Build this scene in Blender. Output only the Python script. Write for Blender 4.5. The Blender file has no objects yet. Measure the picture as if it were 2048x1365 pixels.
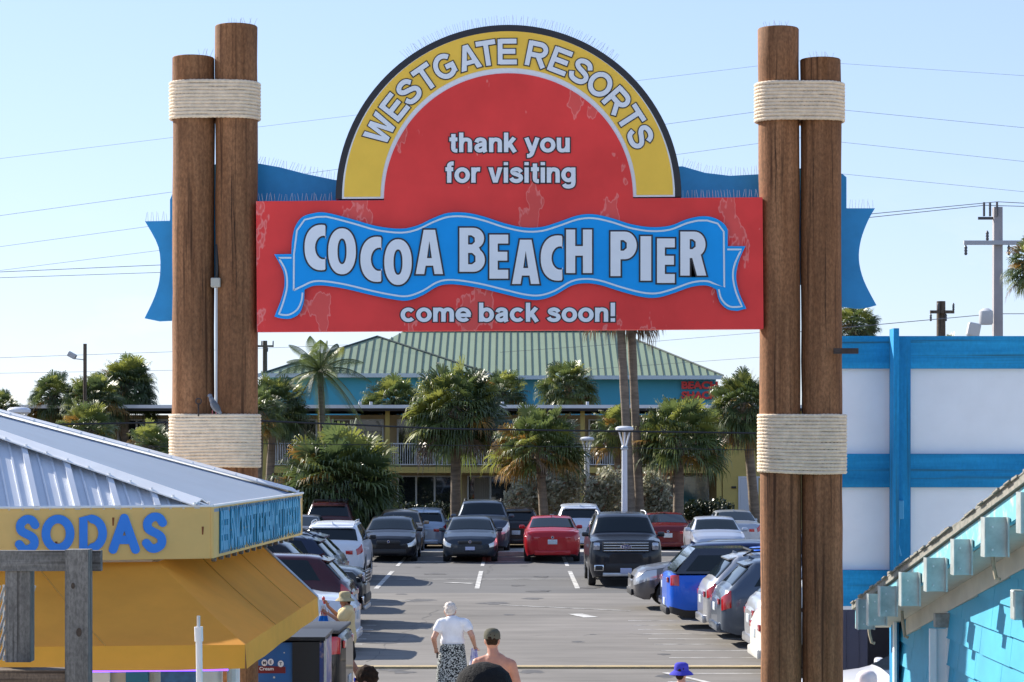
import bpy, bmesh, math, random
from mathutils import Vector, Matrix, Quaternion
C = bpy.context.scene.collection
SC = bpy.context.scene
R = math.radians
# ------------------------------------------------------------------ camera, sky, sun
F, H0, HY = 4600.0, 3.9, 887.0
cam = bpy.data.cameras.new('Camera'); co = bpy.data.objects.new('Camera', cam); C.objects.link(co)
co.location = (0, 0, H0); co.rotation_euler = (R(90), 0, 0)
cam.sensor_width = 36; cam.lens = 36*F/2048; cam.shift_y = (HY-682.5)/2048; cam.clip_end = 3000; cam.clip_start = .1
SC.camera = co
SUN_EL, SUN_AZ = R(31), R(50)            # azimuth measured from +Y towards -X
S = Vector((-math.sin(SUN_AZ)*math.cos(SUN_EL), math.cos(SUN_AZ)*math.cos(SUN_EL), math.sin(SUN_EL)))
W = bpy.data.worlds.new('World'); SC.world = W; W.use_nodes = True
nt = W.node_tree; bg = nt.nodes['Background']; bg.inputs[1].default_value = .14
sky = nt.nodes.new('ShaderNodeTexSky'); sky.sky_type = 'NISHITA'; sky.sun_disc = False
sky.sun_elevation = SUN_EL; sky.sun_rotation = -SUN_AZ; sky.dust_density = .2; sky.ozone_density = 3.0; sky.air_density = 1.0
tc = nt.nodes.new('ShaderNodeTexCoord'); mp = nt.nodes.new('ShaderNodeMapping'); mp.inputs['Scale'].default_value = (9, 9, 26)
nz = nt.nodes.new('ShaderNodeTexNoise'); nz.inputs['Scale'].default_value = 1.0; nz.inputs['Detail'].default_value = 6; nz.inputs['Roughness'].default_value = .6
rmp = nt.nodes.new('ShaderNodeValToRGB'); rmp.color_ramp.elements[0].position = .54; rmp.color_ramp.elements[1].position = .78
rmp.color_ramp.elements[1].color = (.55, .55, .55, 1)
mx = nt.nodes.new('ShaderNodeMixRGB'); mx.inputs[2].default_value = (3.0, 2.95, 3.0, 1)
sep = nt.nodes.new('ShaderNodeSeparateXYZ'); mr = nt.nodes.new('ShaderNodeMapRange')
mr.inputs[1].default_value = .12; mr.inputs[2].default_value = .03
mu = nt.nodes.new('ShaderNodeMath'); mu.operation = 'MULTIPLY'
L_ = nt.links.new
L_(tc.outputs['Generated'], mp.inputs[0]); L_(mp.outputs[0], nz.inputs['Vector']); L_(nz.outputs[0], rmp.inputs[0])
L_(tc.outputs['Generated'], sep.inputs[0]); L_(sep.outputs[2], mr.inputs[0])
L_(rmp.outputs[0], mu.inputs[0]); L_(mr.outputs[0], mu.inputs[1]); L_(mu.outputs[0], mx.inputs[0])
gm = nt.nodes.new('ShaderNodeGamma'); gm.inputs[1].default_value = .52; L_(sky.outputs[0], gm.inputs[0]); wbm = nt.nodes.new('ShaderNodeVectorMath'); wbm.operation = 'MULTIPLY'; wbm.inputs[1].default_value = (.84, .915, 1.14); L_(gm.outputs[0], wbm.inputs[0]); L_(wbm.outputs[0], mx.inputs[1]); L_(mx.outputs[0], bg.inputs[0])
sl = bpy.data.lights.new('Sun', 'SUN'); so = bpy.data.objects.new('Sun', sl); C.objects.link(so)
sl.energy = 3.35; sl.angle = R(.5); sl.color = (1, .93, .82); so.rotation_mode = 'QUATERNION'; so.rotation_quaternion = S.to_track_quat('Z', 'Y')
so.location = S*60
SC.view_settings.view_transform = 'Standard'; SC.view_settings.look = 'None'; SC.view_settings.gamma = 1
SC.view_settings.exposure = 1.46
# ------------------------------------------------------------------ helpers
def at(px, py, Y): return Vector(((px-1024)/F*Y, Y, H0-(py-HY)/F*Y))
def gy(py): return F*H0/(py-HY)          # distance of the ground seen at a picture row
ROOT = {}
def tag(o, label=None, cat=None, group=None, kind=None):
    if label: o['label'] = label
    if cat: o['category'] = cat
    if group: o['group'] = group
    if kind: o['kind'] = kind
    return o
def thing(name, label, cat, loc=(0, 0, 0), rz=0, group=None):
    o = bpy.data.objects.new(name, None); C.objects.link(o); o.empty_display_size = .2
    o.location = loc; o.rotation_euler = (0, 0, rz); ROOT[o] = Vector(loc)
    return tag(o, label, cat, group)
def link(name, me, parent=None):
    o = bpy.data.objects.new(name, me); C.objects.link(o)
    if parent: o.parent = parent
    return o
def copy_tree(o, parent=None):
    c = o.copy(); C.objects.link(c); c.parent = parent
    for ch in list(o.children): copy_tree(ch, c)
    return c
class MB:
    def __init__(s): s.v = []; s.f = []; s.m = []
    def add(s, vs, fs, mi=0, M=None):
        b = len(s.v)
        s.v += [(M @ Vector(p)) if M is not None else Vector(p) for p in vs]
        for f in fs: s.f.append([b+i for i in f]); s.m.append(mi)
        return s
    def quad(s, a, b, c, d, mi=0): return s.add([a, b, c, d], [(0, 1, 2, 3)], mi)
    def box(s, c, d, mi=0, M=None):
        x, y, z = c; a, b, h = d[0]/2, d[1]/2, d[2]/2
        vs = [(x+i*a, y+j*b, z+k*h) for k in (-1, 1) for j in (-1, 1) for i in (-1, 1)]
        return s.add(vs, [(0, 2, 3, 1), (4, 5, 7, 6), (0, 1, 5, 4), (2, 6, 7, 3), (0, 4, 6, 2), (1, 3, 7, 5)], mi, M)
    def bx(s, x0, x1, y0, y1, z0, z1, mi=0, M=None):
        return s.box(((x0+x1)/2, (y0+y1)/2, (z0+z1)/2), (abs(x1-x0), abs(y1-y0), abs(z1-z0)), mi, M)
    def rbox(s, c, d, r=.02, mi=0, M=None):
        bm = bmesh.new(); bmesh.ops.create_cube(bm, size=1)
        for v in bm.verts: v.co = Vector((v.co.x*d[0], v.co.y*d[1], v.co.z*d[2]))+Vector(c)
        bmesh.ops.bevel(bm, geom=bm.edges[:], offset=r, segments=2, profile=.5, affect='EDGES')
        bm.verts.index_update(); s.add([v.co.copy() for v in bm.verts], [[v.index for v in f.verts] for f in bm.faces], mi, M); bm.free(); return s
    def prism(s, pts, d, mi=0):          # polygon of 3-D points pushed along vector d
        n = len(pts); d = Vector(d); a = [Vector(p) for p in pts]
        fs = [list(range(n)), list(range(2*n-1, n-1, -1))]+[(i, i+n, (i+1) % n+n, (i+1) % n) for i in range(n)]
        return s.add(a+[p+d for p in a], fs, mi)
    def tube(s, path, r, n=8, mi=0, cap=True, closed=False):
        P = [Vector(p) for p in path]; N = len(P); rs = r if isinstance(r, (list, tuple)) else [r]*N
        vs = []; fs = []; up = None
        for i, p in enumerate(P):
            if closed: t = P[(i+1) % N]-P[i-1]
            else: t = P[min(i+1, N-1)]-P[max(i-1, 0)]
            t = t.normalized() if t.length > 1e-9 else Vector((0, 0, 1))
            if up is None: up = t.orthogonal().normalized()
            else:
                up = up-t*up.dot(t); up = up.normalized() if up.length > 1e-6 else t.orthogonal().normalized()
            w = t.cross(up)
            for k in range(n):
                a = 2*math.pi*k/n; vs.append(p+(up*math.cos(a)+w*math.sin(a))*rs[i])
        M_ = N if closed else N-1
        for i in range(M_):
            j = (i+1) % N
            for k in range(n): fs.append((i*n+k, i*n+(k+1) % n, j*n+(k+1) % n, j*n+k))
        if cap and not closed: fs += [list(range(n-1, -1, -1)), list(range((N-1)*n, N*n))]
        return s.add(vs, fs, mi)
    def lathe(s, prof, o=(0, 0, 0), n=20, mi=0, M=None):   # profile of (r, z)
        vs = []; fs = []; o = Vector(o)
        for (r, z) in prof:
            for k in range(n):
                a = 2*math.pi*k/n; vs.append(o+Vector((r*math.cos(a), r*math.sin(a), z)))
        for i in range(len(prof)-1):
            for k in range(n): fs.append((i*n+k, i*n+(k+1) % n, (i+1)*n+(k+1) % n, (i+1)*n+k))
        fs += [list(range(n-1, -1, -1)), list(range((len(prof)-1)*n, len(prof)*n))]
        return s.add(vs, fs, mi, M)
    def grid(s, P, mi=0, flip=False):    # P[i][j] points
        n, m = len(P), len(P[0]); fs = []
        for i in range(n-1):
            for j in range(m-1):
                q = (i*m+j, (i+1)*m+j, (i+1)*m+j+1, i*m+j+1); fs.append(q[::-1] if flip else q)
        return s.add([p for row in P for p in row], fs, mi)
    def build(s, name, mats, parent=None, smooth=False, world=True):
        off = Vector((0, 0, 0))
        if parent is not None and world:
            q = parent
            while q.parent: q = q.parent
            off = ROOT.get(q, off)
        me = bpy.data.meshes.new(name); me.from_pydata([tuple(p-off) for p in s.v], [], s.f)
        if not isinstance(mats, (list, tuple)): mats = [mats]
        for m in mats: me.materials.append(m)
        if len(mats) > 1: me.polygons.foreach_set('material_index', s.m)
        if smooth is True: me.polygons.foreach_set('use_smooth', [True]*len(s.f))
        elif smooth: me.shade_smooth(); me.set_sharp_from_angle(angle=R(smooth))
        me.update(); return link(name, me, parent)
def ellipse(cx, cy, rx, ry, a0, a1, n, e=1.0):
    o = []
    for i in range(n+1):
        a = R(a0+(a1-a0)*i/n); c_, s_ = math.cos(a), math.sin(a)
        o.append((cx+rx*math.copysign(abs(c_)**e, c_), cy+ry*math.copysign(abs(s_)**e, s_)))
    return o
def crom(P, n=6):
    out = []
    for i in range(len(P)-1):
        a, b, c, d = P[max(i-1, 0)], P[i], P[i+1], P[min(i+2, len(P)-1)]
        for k in range(n):
            t = k/n
            out.append(tuple(.5*((2*b[q])+(-a[q]+c[q])*t+(2*a[q]-5*b[q]+4*c[q]-d[q])*t*t+(-a[q]+3*b[q]-3*c[q]+d[q])*t**3) for q in range(len(b))))
    out.append(tuple(P[-1])); return out
def stroke(P, hw, caps=True):            # outline polygon of a 2-D stroke
    N = len(P); Lf, Rt = [], []
    for i in range(N):
        a = Vector(P[max(i-1, 0)]); b = Vector(P[min(i+1, N-1)]); t = (b-a).normalized(); nn = Vector((-t.y, t.x))
        Lf.append(Vector(P[i])+nn*hw); Rt.append(Vector(P[i])-nn*hw)
    o = list(Lf)
    if caps:
        t = (Vector(P[-1])-Vector(P[-2])).normalized(); a0 = math.atan2(t.y, t.x)
        o += [Vector(P[-1])+Vector((math.cos(a0+math.pi/2-math.pi*k/8), math.sin(a0+math.pi/2-math.pi*k/8)))*hw for k in range(1, 8)]
    o += Rt[::-1]
    if caps:
        t = (Vector(P[0])-Vector(P[1])).normalized(); a0 = math.atan2(t.y, t.x)
        o += [Vector(P[0])+Vector((math.cos(a0+math.pi/2-math.pi*k/8), math.sin(a0+math.pi/2-math.pi*k/8)))*hw for k in range(1, 8)]
    return [(p.x, p.y) for p in o]
def _eval(o):
    C.objects.link(o); dg = bpy.context.evaluated_depsgraph_get(); dg.update()
    me = bpy.data.meshes.new_from_object(o.evaluated_get(dg))
    vs = [v.co.copy() for v in me.vertices]; fs = [list(p.vertices) for p in me.polygons]
    bpy.data.meshes.remove(me); C.objects.unlink(o); d = o.data; bpy.data.objects.remove(o)
    bpy.data.curves.remove(d); return vs, fs
def offset_poly(P, d):
    n = len(P); ar = sum(P[i][0]*P[(i+1) % n][1]-P[(i+1) % n][0]*P[i][1] for i in range(n))
    sg = 1 if ar > 0 else -1; o = []
    for i in range(n):
        p, q, r = Vector(P[i-1]), Vector(P[i]), Vector(P[(i+1) % n])
        t1 = (q-p).normalized(); t2 = (r-q).normalized()
        n1 = Vector((t1.y, -t1.x))*sg; n2 = Vector((t2.y, -t2.x))*sg; m = n1+n2
        m = m.normalized() if m.length > 1e-5 else n1
        o.append(tuple(q+m*(d/max(.45, m.dot(n1)))))
    return o
def fill(splines, ext=.002):             # outlines (first the outer, then holes) -> flat letter of thickness 2*ext
    cu = bpy.data.curves.new('c', 'CURVE'); cu.dimensions = '2D'; cu.fill_mode = 'BOTH'; cu.extrude = ext
    for sp in splines:
        q = cu.splines.new('POLY'); q.points.add(len(sp)-1); q.use_cyclic_u = True
        for i, p in enumerate(sp): q.points[i].co = (p[0], p[1], 0, 1)
    return _eval(bpy.data.objects.new('c', cu))
def text(t, off=0, ext=.002, size=1, space=1):
    cu = bpy.data.curves.new('t', 'FONT'); cu.body = t; cu.size = size; cu.extrude = ext; cu.offset = off; cu.space_character = space
    cu.resolution_u = 4
    return _eval(bpy.data.objects.new('t', cu))
def bounds(vs): return min(v.x for v in vs), max(v.x for v in vs), min(v.y for v in vs), max(v.y for v in vs)
def frame(o, ex, ey):                    # matrix: local x,y,z -> ex, ey, ex x ey at o
    ex, ey = Vector(ex), Vector(ey); ez = ex.normalized().cross(ey.normalized())
    M = Matrix.Identity(4)
    for i, c in enumerate((ex, ey, ez)):
        for k in range(3): M[k][i] = c[k]
    for k in range(3): M[k][3] = o[k]
    return M
# ------------------------------------------------------------------ materials
MATS = {}
def mat(name, col, rough=.6, metal=0, var=.0, scale=6.0, bump=0, stretch=(1, 1, 1), col2=None, coat=0, spec=.5, detail=5, thr=None, emis=None, trans=0, alpha=1, var2=0, sc2=1.2, lines=None):
    if name in MATS: return MATS[name]
    m = bpy.data.materials.new(name); m.use_nodes = True; t = m.node_tree; b = t.nodes['Principled BSDF']; MATS[name] = m
    c = tuple(col)+(1,)
    b.inputs['Base Color'].default_value = c; b.inputs['Roughness'].default_value = rough; b.inputs['Metallic'].default_value = metal
    b.inputs['Specular IOR Level'].default_value = spec
    if coat: b.inputs['Coat Weight'].default_value = coat; b.inputs['Coat Roughness'].default_value = .04
    if emis: b.inputs['Emission Color'].default_value = tuple(emis[:3])+(1,); b.inputs['Emission Strength'].default_value = emis[3]
    if var or bump or col2:
        g = t.nodes.new('ShaderNodeTexCoord'); mp = t.nodes.new('ShaderNodeMapping'); mp.inputs['Scale'].default_value = stretch
        n = t.nodes.new('ShaderNodeTexNoise'); n.inputs['Scale'].default_value = scale; n.inputs['Detail'].default_value = detail; n.inputs['Roughness'].default_value = .62
        t.links.new(g.outputs['Object'], mp.inputs[0]); t.links.new(mp.outputs[0], n.inputs['Vector'])
        r = t.nodes.new('ShaderNodeValToRGB'); e = r.color_ramp.elements
        if thr: e[0].position, e[1].position = thr
        else: e[0].position, e[1].position = .3, .7
        if col2: e[0].color = c; e[1].color = tuple(col2)+(1,)
        else:
            e[0].color = tuple(max(0, x*(1-var)) for x in col)+(1,); e[1].color = tuple(min(1, x*(1+var)) for x in col)+(1,)
        t.links.new(n.outputs[0], r.inputs[0]); outc = r.outputs[0]
        if var2:
            n2 = t.nodes.new('ShaderNodeTexNoise'); n2.inputs['Scale'].default_value = sc2; n2.inputs['Detail'].default_value = 4
            t.links.new(g.outputs['Object'], n2.inputs['Vector'])
            r2 = t.nodes.new('ShaderNodeMapRange'); r2.inputs[1].default_value = .3; r2.inputs[2].default_value = .7
            r2.inputs[3].default_value = 1-var2; r2.inputs[4].default_value = 1+var2
            mm = t.nodes.new('ShaderNodeVectorMath'); mm.operation = 'SCALE'
            t.links.new(n2.outputs[0], r2.inputs[0]); t.links.new(r2.outputs[0], mm.inputs['Scale']); t.links.new(outc, mm.inputs[0]); outc = mm.outputs[0]
        t.links.new(outc, b.inputs['Base Color'])
        if bump:
            bn = t.nodes.new('ShaderNodeBump'); bn.inputs['Strength'].default_value = bump; bn.inputs['Distance'].default_value = .02
            t.links.new(n.outputs[0], bn.inputs['Height']); t.links.new(bn.outputs[0], b.inputs['Normal'])
    if lines:
        e.new(lines[0]).color = tuple(lines[1])+(1,)
    if trans:
        o = [x for x in t.nodes if x.type == 'OUTPUT_MATERIAL'][0]; tr = t.nodes.new('ShaderNodeBsdfTranslucent'); ms = t.nodes.new('ShaderNodeMixShader')
        ms.inputs[0].default_value = trans
        src = b.inputs['Base Color'].links[0].from_socket if b.inputs['Base Color'].links else None
        if src: t.links.new(src, tr.inputs[0])
        else: tr.inputs[0].default_value = c
        t.links.new(b.outputs[0], ms.inputs[1]); t.links.new(tr.outputs[0], ms.inputs[2]); t.links.new(ms.outputs[0], o.inputs[0])
    return m
def wood(name, c1, c2, dark, axis=2, sc=14, mott=1.0):     # vertical grain with darker streaks and cracks
    if name in MATS: return MATS[name]
    m = bpy.data.materials.new(name); m.use_nodes = True; t = m.node_tree; b = t.nodes['Principled BSDF']; MATS[name] = m
    b.inputs['Roughness'].default_value = .8; b.inputs['Specular IOR Level'].default_value = .25
    g = t.nodes.new('ShaderNodeTexCoord'); st = [1, 1, 1]; st[axis] = .045
    def noise(scale, det, stretch, rough=.6):
        mp = t.nodes.new('ShaderNodeMapping'); mp.inputs['Scale'].default_value = stretch
        n = t.nodes.new('ShaderNodeTexNoise'); n.inputs['Scale'].default_value = scale; n.inputs['Detail'].default_value = det; n.inputs['Roughness'].default_value = rough
        t.links.new(g.outputs['Object'], mp.inputs[0]); t.links.new(mp.outputs[0], n.inputs['Vector']); return n
    n1 = noise(sc, 6, st, .7); n2 = noise(sc*.18, 4, (1, 1, .35) if axis == 2 else (.35, 1, 1)); n3 = noise(sc*2.2, 3, [x if x == 1 else .02 for x in st], .5)
    r1 = t.nodes.new('ShaderNodeValToRGB'); e = r1.color_ramp.elements; e[0].position = .3; e[1].position = .72; e[0].color = tuple(c1)+(1,); e[1].color = tuple(c2)+(1,)
    r3 = t.nodes.new('ShaderNodeValToRGB'); e = r3.color_ramp.elements; e[0].position = .30; e[1].position = .43; e[0].color = (1, 1, 1, 1); e[1].color = (0, 0, 0, 1)
    mxx = t.nodes.new('ShaderNodeMixRGB'); mxx.inputs[2].default_value = tuple(dark)+(1,)
    mul = t.nodes.new('ShaderNodeMixRGB'); mul.blend_type = 'MULTIPLY'; mul.inputs[0].default_value = .75
    L = t.links.new
    L(n1.outputs[0], r1.inputs[0]); L(r1.outputs[0], mul.inputs[1]); 
    r2 = t.nodes.new('ShaderNodeValToRGB'); e = r2.color_ramp.elements; e[0].position = .33; e[1].position = .66; e[0].color = (.45, .45, .45, 1)
    n4 = noise(sc*4.5, 3, (1, 1, .5)); r4 = t.nodes.new('ShaderNodeMapRange'); r4.inputs[1].default_value = .35; r4.inputs[2].default_value = .65; r4.inputs[3].default_value = 1-.38*mott; r4.inputs[4].default_value = 1+.3*mott
    L(n2.outputs[0], r2.inputs[0]); vm = t.nodes.new('ShaderNodeVectorMath'); vm.operation = 'SCALE'; L(r2.outputs[0], vm.inputs[0]); L(n4.outputs[0], r4.inputs[0]); L(r4.outputs[0], vm.inputs['Scale']); L(vm.outputs[0], mul.inputs[2])
    L(mul.outputs[0], mxx.inputs[1]); L(n3.outputs[0], r3.inputs[0]); L(r3.outputs[0], mxx.inputs[0]); L(mxx.outputs[0], b.inputs['Base Color'])
    bn = t.nodes.new('ShaderNodeBump'); bn.inputs['Strength'].default_value = .5; bn.inputs['Distance'].default_value = .01
    L(n1.outputs[0], bn.inputs['Height']); L(bn.outputs[0], b.inputs['Normal'])
    return m
def rgb(r, g, b):
    f = lambda x: (x/255/12.92) if x/255 <= .04045 else ((x/255+.055)/1.055)**2.4
    return (f(r), f(g), f(b))
def paint(name, c, metal=0, rough=.3):
    return mat(name, c, rough, metal, coat=1.0)
BLACK = mat('black_plastic', (.015, .015, .017), .5)
RUB = mat('rubber', (.018, .018, .019), .85, var=.3, scale=30)
CHROME = mat('chrome', (.7, .72, .75), .12, 1)
GLASS = mat('car_glass', (.010, .016, .020), .05, 0, spec=.35)
STEEL = mat('galvanised_steel', (.5, .52, .54), .42, .85, var=.12, scale=9)
WHITE = mat('white_paint', (.78, .79, .8), .5, var=.06, scale=4)
# ------------------------------------------------------------------ ground
rnd = random.Random(7)
asph = mat('asphalt', (.155, .142, .127), .88, var=.24, scale=1.1, stretch=(.35, 1.2, 1), bump=.06, var2=.2, sc2=.16)
sand = mat('sandy_grass', (.16, .13, .075), .95, var=.4, scale=2.2, col2=(.07, .085, .03))
conc = mat('concrete', (.42, .4, .37), .85, var=.14, scale=3, bump=.1)
wpaint = mat('worn_white_paint', (.58, .57, .54), .75, col2=(.19, .18, .165), scale=3.2, thr=(.44, .66), detail=8)
ypaint = mat('worn_yellow_paint', (.42, .32, .17), .8, col2=(.24, .2, .15), scale=3.2, thr=(.5, .75), detail=8)
m = MB(); m.quad((-900, -40, -.008), (900, -40, -.008), (900, 1800, -.008), (-900, 1800, -.008))
tag(m.build('ground', sand), kind='structure')
beach = mat('beach_sand', (.62, .55, .44), .95, var=.12, scale=.8, bump=.1)
m = MB(); m.quad((-300, -200, -.004), (300, -200, -.004), (300, 31, -.004), (-300, 31, -.004)); tag(m.build('beach', beach), kind='structure')
m = MB(); m.quad((-70, 31, 0), (70, 31, 0), (70, 79.6, 0), (-70, 79.6, 0)); tag(m.build('parking_lot', mat('asphalt_dark', (.105, .102, .10), .9, var=.14, scale=1.1, stretch=(.35, 1.2, 1), bump=.06, var2=.15, sc2=.2)), kind='structure')
m = MB(); m.quad((-70, 31, .0035), (70, 31, .0035), (70, 59.8, .0035), (-70, 59.8, .0035)); tag(m.build('parking_lot_near', asph), kind='structure')
m = MB()                                    # bay lines, 4 mm above the asphalt
def line(x0, y0, x1, y1, w, z=.0075, mb=None):
    a = Vector((x0, y0)); b = Vector((x1, y1)); t = (b-a).normalized(); n_ = Vector((-t.y, t.x))*w/2
    (mb or m).quad((a.x-n_.x, a.y-n_.y, z), (b.x-n_.x, b.y-n_.y, z), (b.x+n_.x, b.y+n_.y, z), (a.x+n_.x, a.y+n_.y, z))
for k in range(-5, 6):
    x = -.94+2.7*k; line(x*1.0, gy(1178), x, gy(1143), .13)
    line(x+.0, gy(1133), x, 79, .12)
line(-40, gy(1124.5), 40, gy(1124.5), .14, .0115)
line(-22, gy(1159.5), 22, gy(1159.5), .10, .0115)
for py in (1242.2, 1251.6, 1260, 1269, 1278.9, 1289.6, 1302.3, 1316.4, 1331.9, 1348):
    Y = gy(py); line(2.55+(50.5-Y)*.035, Y, 9.5, Y, .075)
    line(-9.5, Y, -2.9, Y, .075)
for (px0, py0, px1, py1, w) in ((1000, 1211, 1260, 1223, .09), (1330, 1347, 1440, 1372, .12), (1150, 1229, 1182, 1236, .35), (640, 1195, 700, 1204, .1), (890, 1166, 945, 1168, .25), (730, 1199, 820, 1203, .1)):
    line((px0-1024)/F*gy(py0), gy(py0), (px1-1024)/F*gy(py1), gy(py1), w, .012)
tag(m.build('road_markings', wpaint), kind='structure')
m = MB(); ra = random.Random(21)
for i in range(46):
    Y = ra.choice([ra.uniform(38, 60), ra.uniform(60, 79)]); x = ra.uniform(-4.5, 5.5)*Y/60; r_ = ra.uniform(.05, .32)**1.0; ph = [ra.uniform(.55, 1.2) for _ in range(14)]
    z_ = .0058+i*.00003
    m.add([(x+r_*ph[k]*math.cos(k*.4488)*1.3, Y+r_*ph[k]*math.sin(k*.4488)*1.7, z_) for k in range(14)], [tuple(range(14))])
for x0, y0, dx, dy in ((-4, 46, 9, 1.2), (-5, 52.5, 11, -.8), (-2.6, 41, 1.1, 16), (-6, 66, 13, .6), (3, 61, -.8, 17), (-1, 62, .5, 16)):
    n = 40; px_, py_ = x0, y0
    for k in range(n):
        qx, qy = x0+dx*(k+1)/n+ra.uniform(-.12, .12), y0+dy*(k+1)/n+ra.uniform(-.18, .18); line(px_, py_, qx, qy, ra.uniform(.006, .018), .0068, m); px_, py_ = qx, qy
tag(m.build('asphalt_stains', mat('oil_dark', (.055, .052, .05), .7, col2=(.13, .12, .11), scale=4, thr=(.4, .7))), kind='structure')
m = MB(); Yk = gy(1337)
m.bx(-30, 30, Yk-.13, Yk+.13, 0, .04); tag(m.build('kerb', ypaint), kind='structure')
m = MB(); m.bx(-70, 70, 79.6, 79.9, -.2, .14); m.bx(-70, 70, 79.9, 83.2, -.2, .12)
tag(m.build('pavement', conc), kind='structure')
mulch = mat('mulch_bed', (.09, .055, .03), .95, col2=(.17, .13, .06), scale=5)
m = MB(); m.quad((-70, 83.2, .05), (70, 83.2, .05), (70, 103, .05), (-70, 103, .05)); tag(m.build('planting_bed', mulch), kind='structure')
# ------------------------------------------------------------------ entrance gate of lashed piles and the sign board
G = thing('entrance_gate', 'tall gate of rope lashed wooden piles carrying a red and yellow arched sign', 'gate', (0, 18.5, 0))
pile = wood('pile_wood', (.19, .080, .033), (.39, .19, .090), (.07, .03, .014))
rope = mat('rope', (.72, .59, .44), .9, var=.15, scale=20)
s_g = F/18.5
def pole(xt, yt, xb, r):
    m = MB(); T = at(xt, yt, 18.5); B = Vector(((xb-1024)/s_g, 18.5, 0)); rr = random.Random(xt); pts = []; rs = []
    N = 26
    for i in range(N+1):
        t = i/N; pts.append(B.lerp(T, t)+Vector((rr.uniform(-.004, .004), 0, 0))); rs.append(r*(1+rr.uniform(-.008, .008)))
    pts += [pts[-1]+Vector((0, 0, .001)), pts[-1]+Vector((0, 0, .008))]; rs += [r, r*.97]
    m.tube(pts, rs, 28); po = m.build('pole', pile, G, 50)
    for k in range(4):
        a0 = R(rr.uniform(225, 315)); zc = rr.uniform(2.4, 6.4); ln = rr.uniform(.25, .75); q = MB(); rows = []
        for i in range(15):
            t = i/14; z = zc-ln+2*ln*t; z = min(z, T.z-.02); c = B.lerp(T, z/T.z); w = .016*math.sin(math.pi*t)*(.4+.6*rr.random())+.001; a = a0+.035*math.sin(t*5+k); rw_ = r*1.012
            rows.append([c+Vector((rw_*math.cos(a-w), rw_*math.sin(a-w), 0)), c+Vector((rw_*math.cos(a+w), rw_*math.sin(a+w), 0))])
        q.grid(rows); q.build('crack', mat('crack_dark', (.03, .015, .009), .95), po)
    return po
for a in ((387.5, 118, 384, .168), (472.5, 55, 474, .170), (1556.5, 60, 1565, .164), (1641, 122, 1647, .163)): pole(*a)
def wrap(cx, half, ytop, ybot, turns, skew):   # coils round the pair of piles, each a laid rope with visible strands
    m = MB(); a = half-.166; rr = .178; r0 = (ybot-ytop)/s_g/turns*.53
    per = 4*a+2*math.pi*rr; n = int(per/.0085); cxX = (cx-1024)/s_g
    loops = []
    def pt(d):
        d %= per
        if d < 2*a: return (-a+d, -rr)
        d -= 2*a
        if d < math.pi*rr: t = d/rr; return (a+rr*math.sin(t), -rr*math.cos(t))
        d -= math.pi*rr
        if d < 2*a: return (a-d, rr)
        d -= 2*a; t = d/rr; return (-a-rr*math.sin(t), rr*math.cos(t))
    P = []; rsn = 10
    zt = H0-(ytop-HY)/s_g-r0; zb = H0-(ybot-HY)/s_g+r0
    rg = random.Random(cx+ytop); vs = []; fs = []
    for k in range(turns):
        z0 = zt+(zb-zt)*k/(turns-1); ph = rg.random()*6; wob = [rg.uniform(-.003, .003) for _ in range(12)]
        for i in range(n):
            d = per*i/n; x, y = pt(d); x2, y2 = pt(d+.004); tx, ty = x2-x, y2-y; l = math.hypot(tx, ty); nx, ny = ty/l, -tx/l
            w_ = wob[int(d/per*12) % 12]*.6+skew*math.sin(x*4+1)*(k/turns)
            for q in range(rsn):
                an = 2*math.pi*q/rsn; rad = r0*(1+.13*math.cos(3*(an)-d*2*math.pi/.034+ph))
                o_ = rad*math.cos(an)
                vs.append((cxX+x+nx*o_, 18.5+y+ny*o_, z0+rad*math.sin(an)+w_))
        b = k*n*rsn
        for i in range(n):
            j = (i+1) % n
            for q in range(rsn): fs.append((b+i*rsn+q, b+i*rsn+(q+1) % rsn, b+j*rsn+(q+1) % rsn, b+j*rsn+q))
    m.add(vs, fs); core = MB()
    o = m.build('rope_wrap', rope, G, True); return o
wrap(430, .342, 166, 242, 11, .0); wrap(430, .345, 829, 938, 17, .012)
wrap(1599, .338, 168, 246, 11, .0); wrap(1604, .334, 829, 946, 17, -.012)
# sign board
YF = 18.36
red = mat('red_sign_paint', (.76, .058, .055), .5, col2=(.73, .095, .085), scale=1.9, stretch=(1.7, 1, .8), thr=(.60, .628), lines=(.612, (.80, .22, .20)), detail=4, var2=.10, sc2=2.5, spec=.15)
yel = mat('yellow_sign_paint', (.88, .56, .08), .5, var=.05, scale=3, spec=.15)
blk = mat('black_sign_edge', (.012, .012, .018), .45)
sblue = mat('sign_blue', (.012, .32, .80), .42, var=.05, scale=3, spec=.1)
swht = mat('sign_white', (.74, .78, .84), .5, spec=.15, var=.03, scale=5)
lblue = mat('banner_blue', (.012, .27, .62), .55, var=.1, scale=4)
def ppx(pts, Y, d, mats=None, mb=None, mi=0):
    mb = mb or MB(); mb.prism([at(x, y, Y) for x, y in pts], (0, d, 0), mi); return mb
B = ppx([(512, 403), (1525, 395), (1527, 658), (514, 664)], YF, .12).build('sign_panel', red, G)
def arc(r, y0=396, n=64, rev=False, cx=1017):
    o = [(cx-r*math.cos(math.pi*i/n), y0-r*math.sin(math.pi*i/n)-.0065*(-r*math.cos(math.pi*i/n))*max(0, 1-math.sin(math.pi*i/n)*1.2)) for i in range(n+1)]
    return o[::-1] if rev else o
ppx(arc(346), YF+.02, .11).build('arch_rim', blk, B)
ppx(arc(333), YF+.014, .02).build('arch_border', swht, B)
ppx([(x, y-4) for x, y in arc(329)]+[(x, y-4) for x, y in arc(256, rev=True)], YF+.008, .02).build('arch_band', yel, B)
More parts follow.
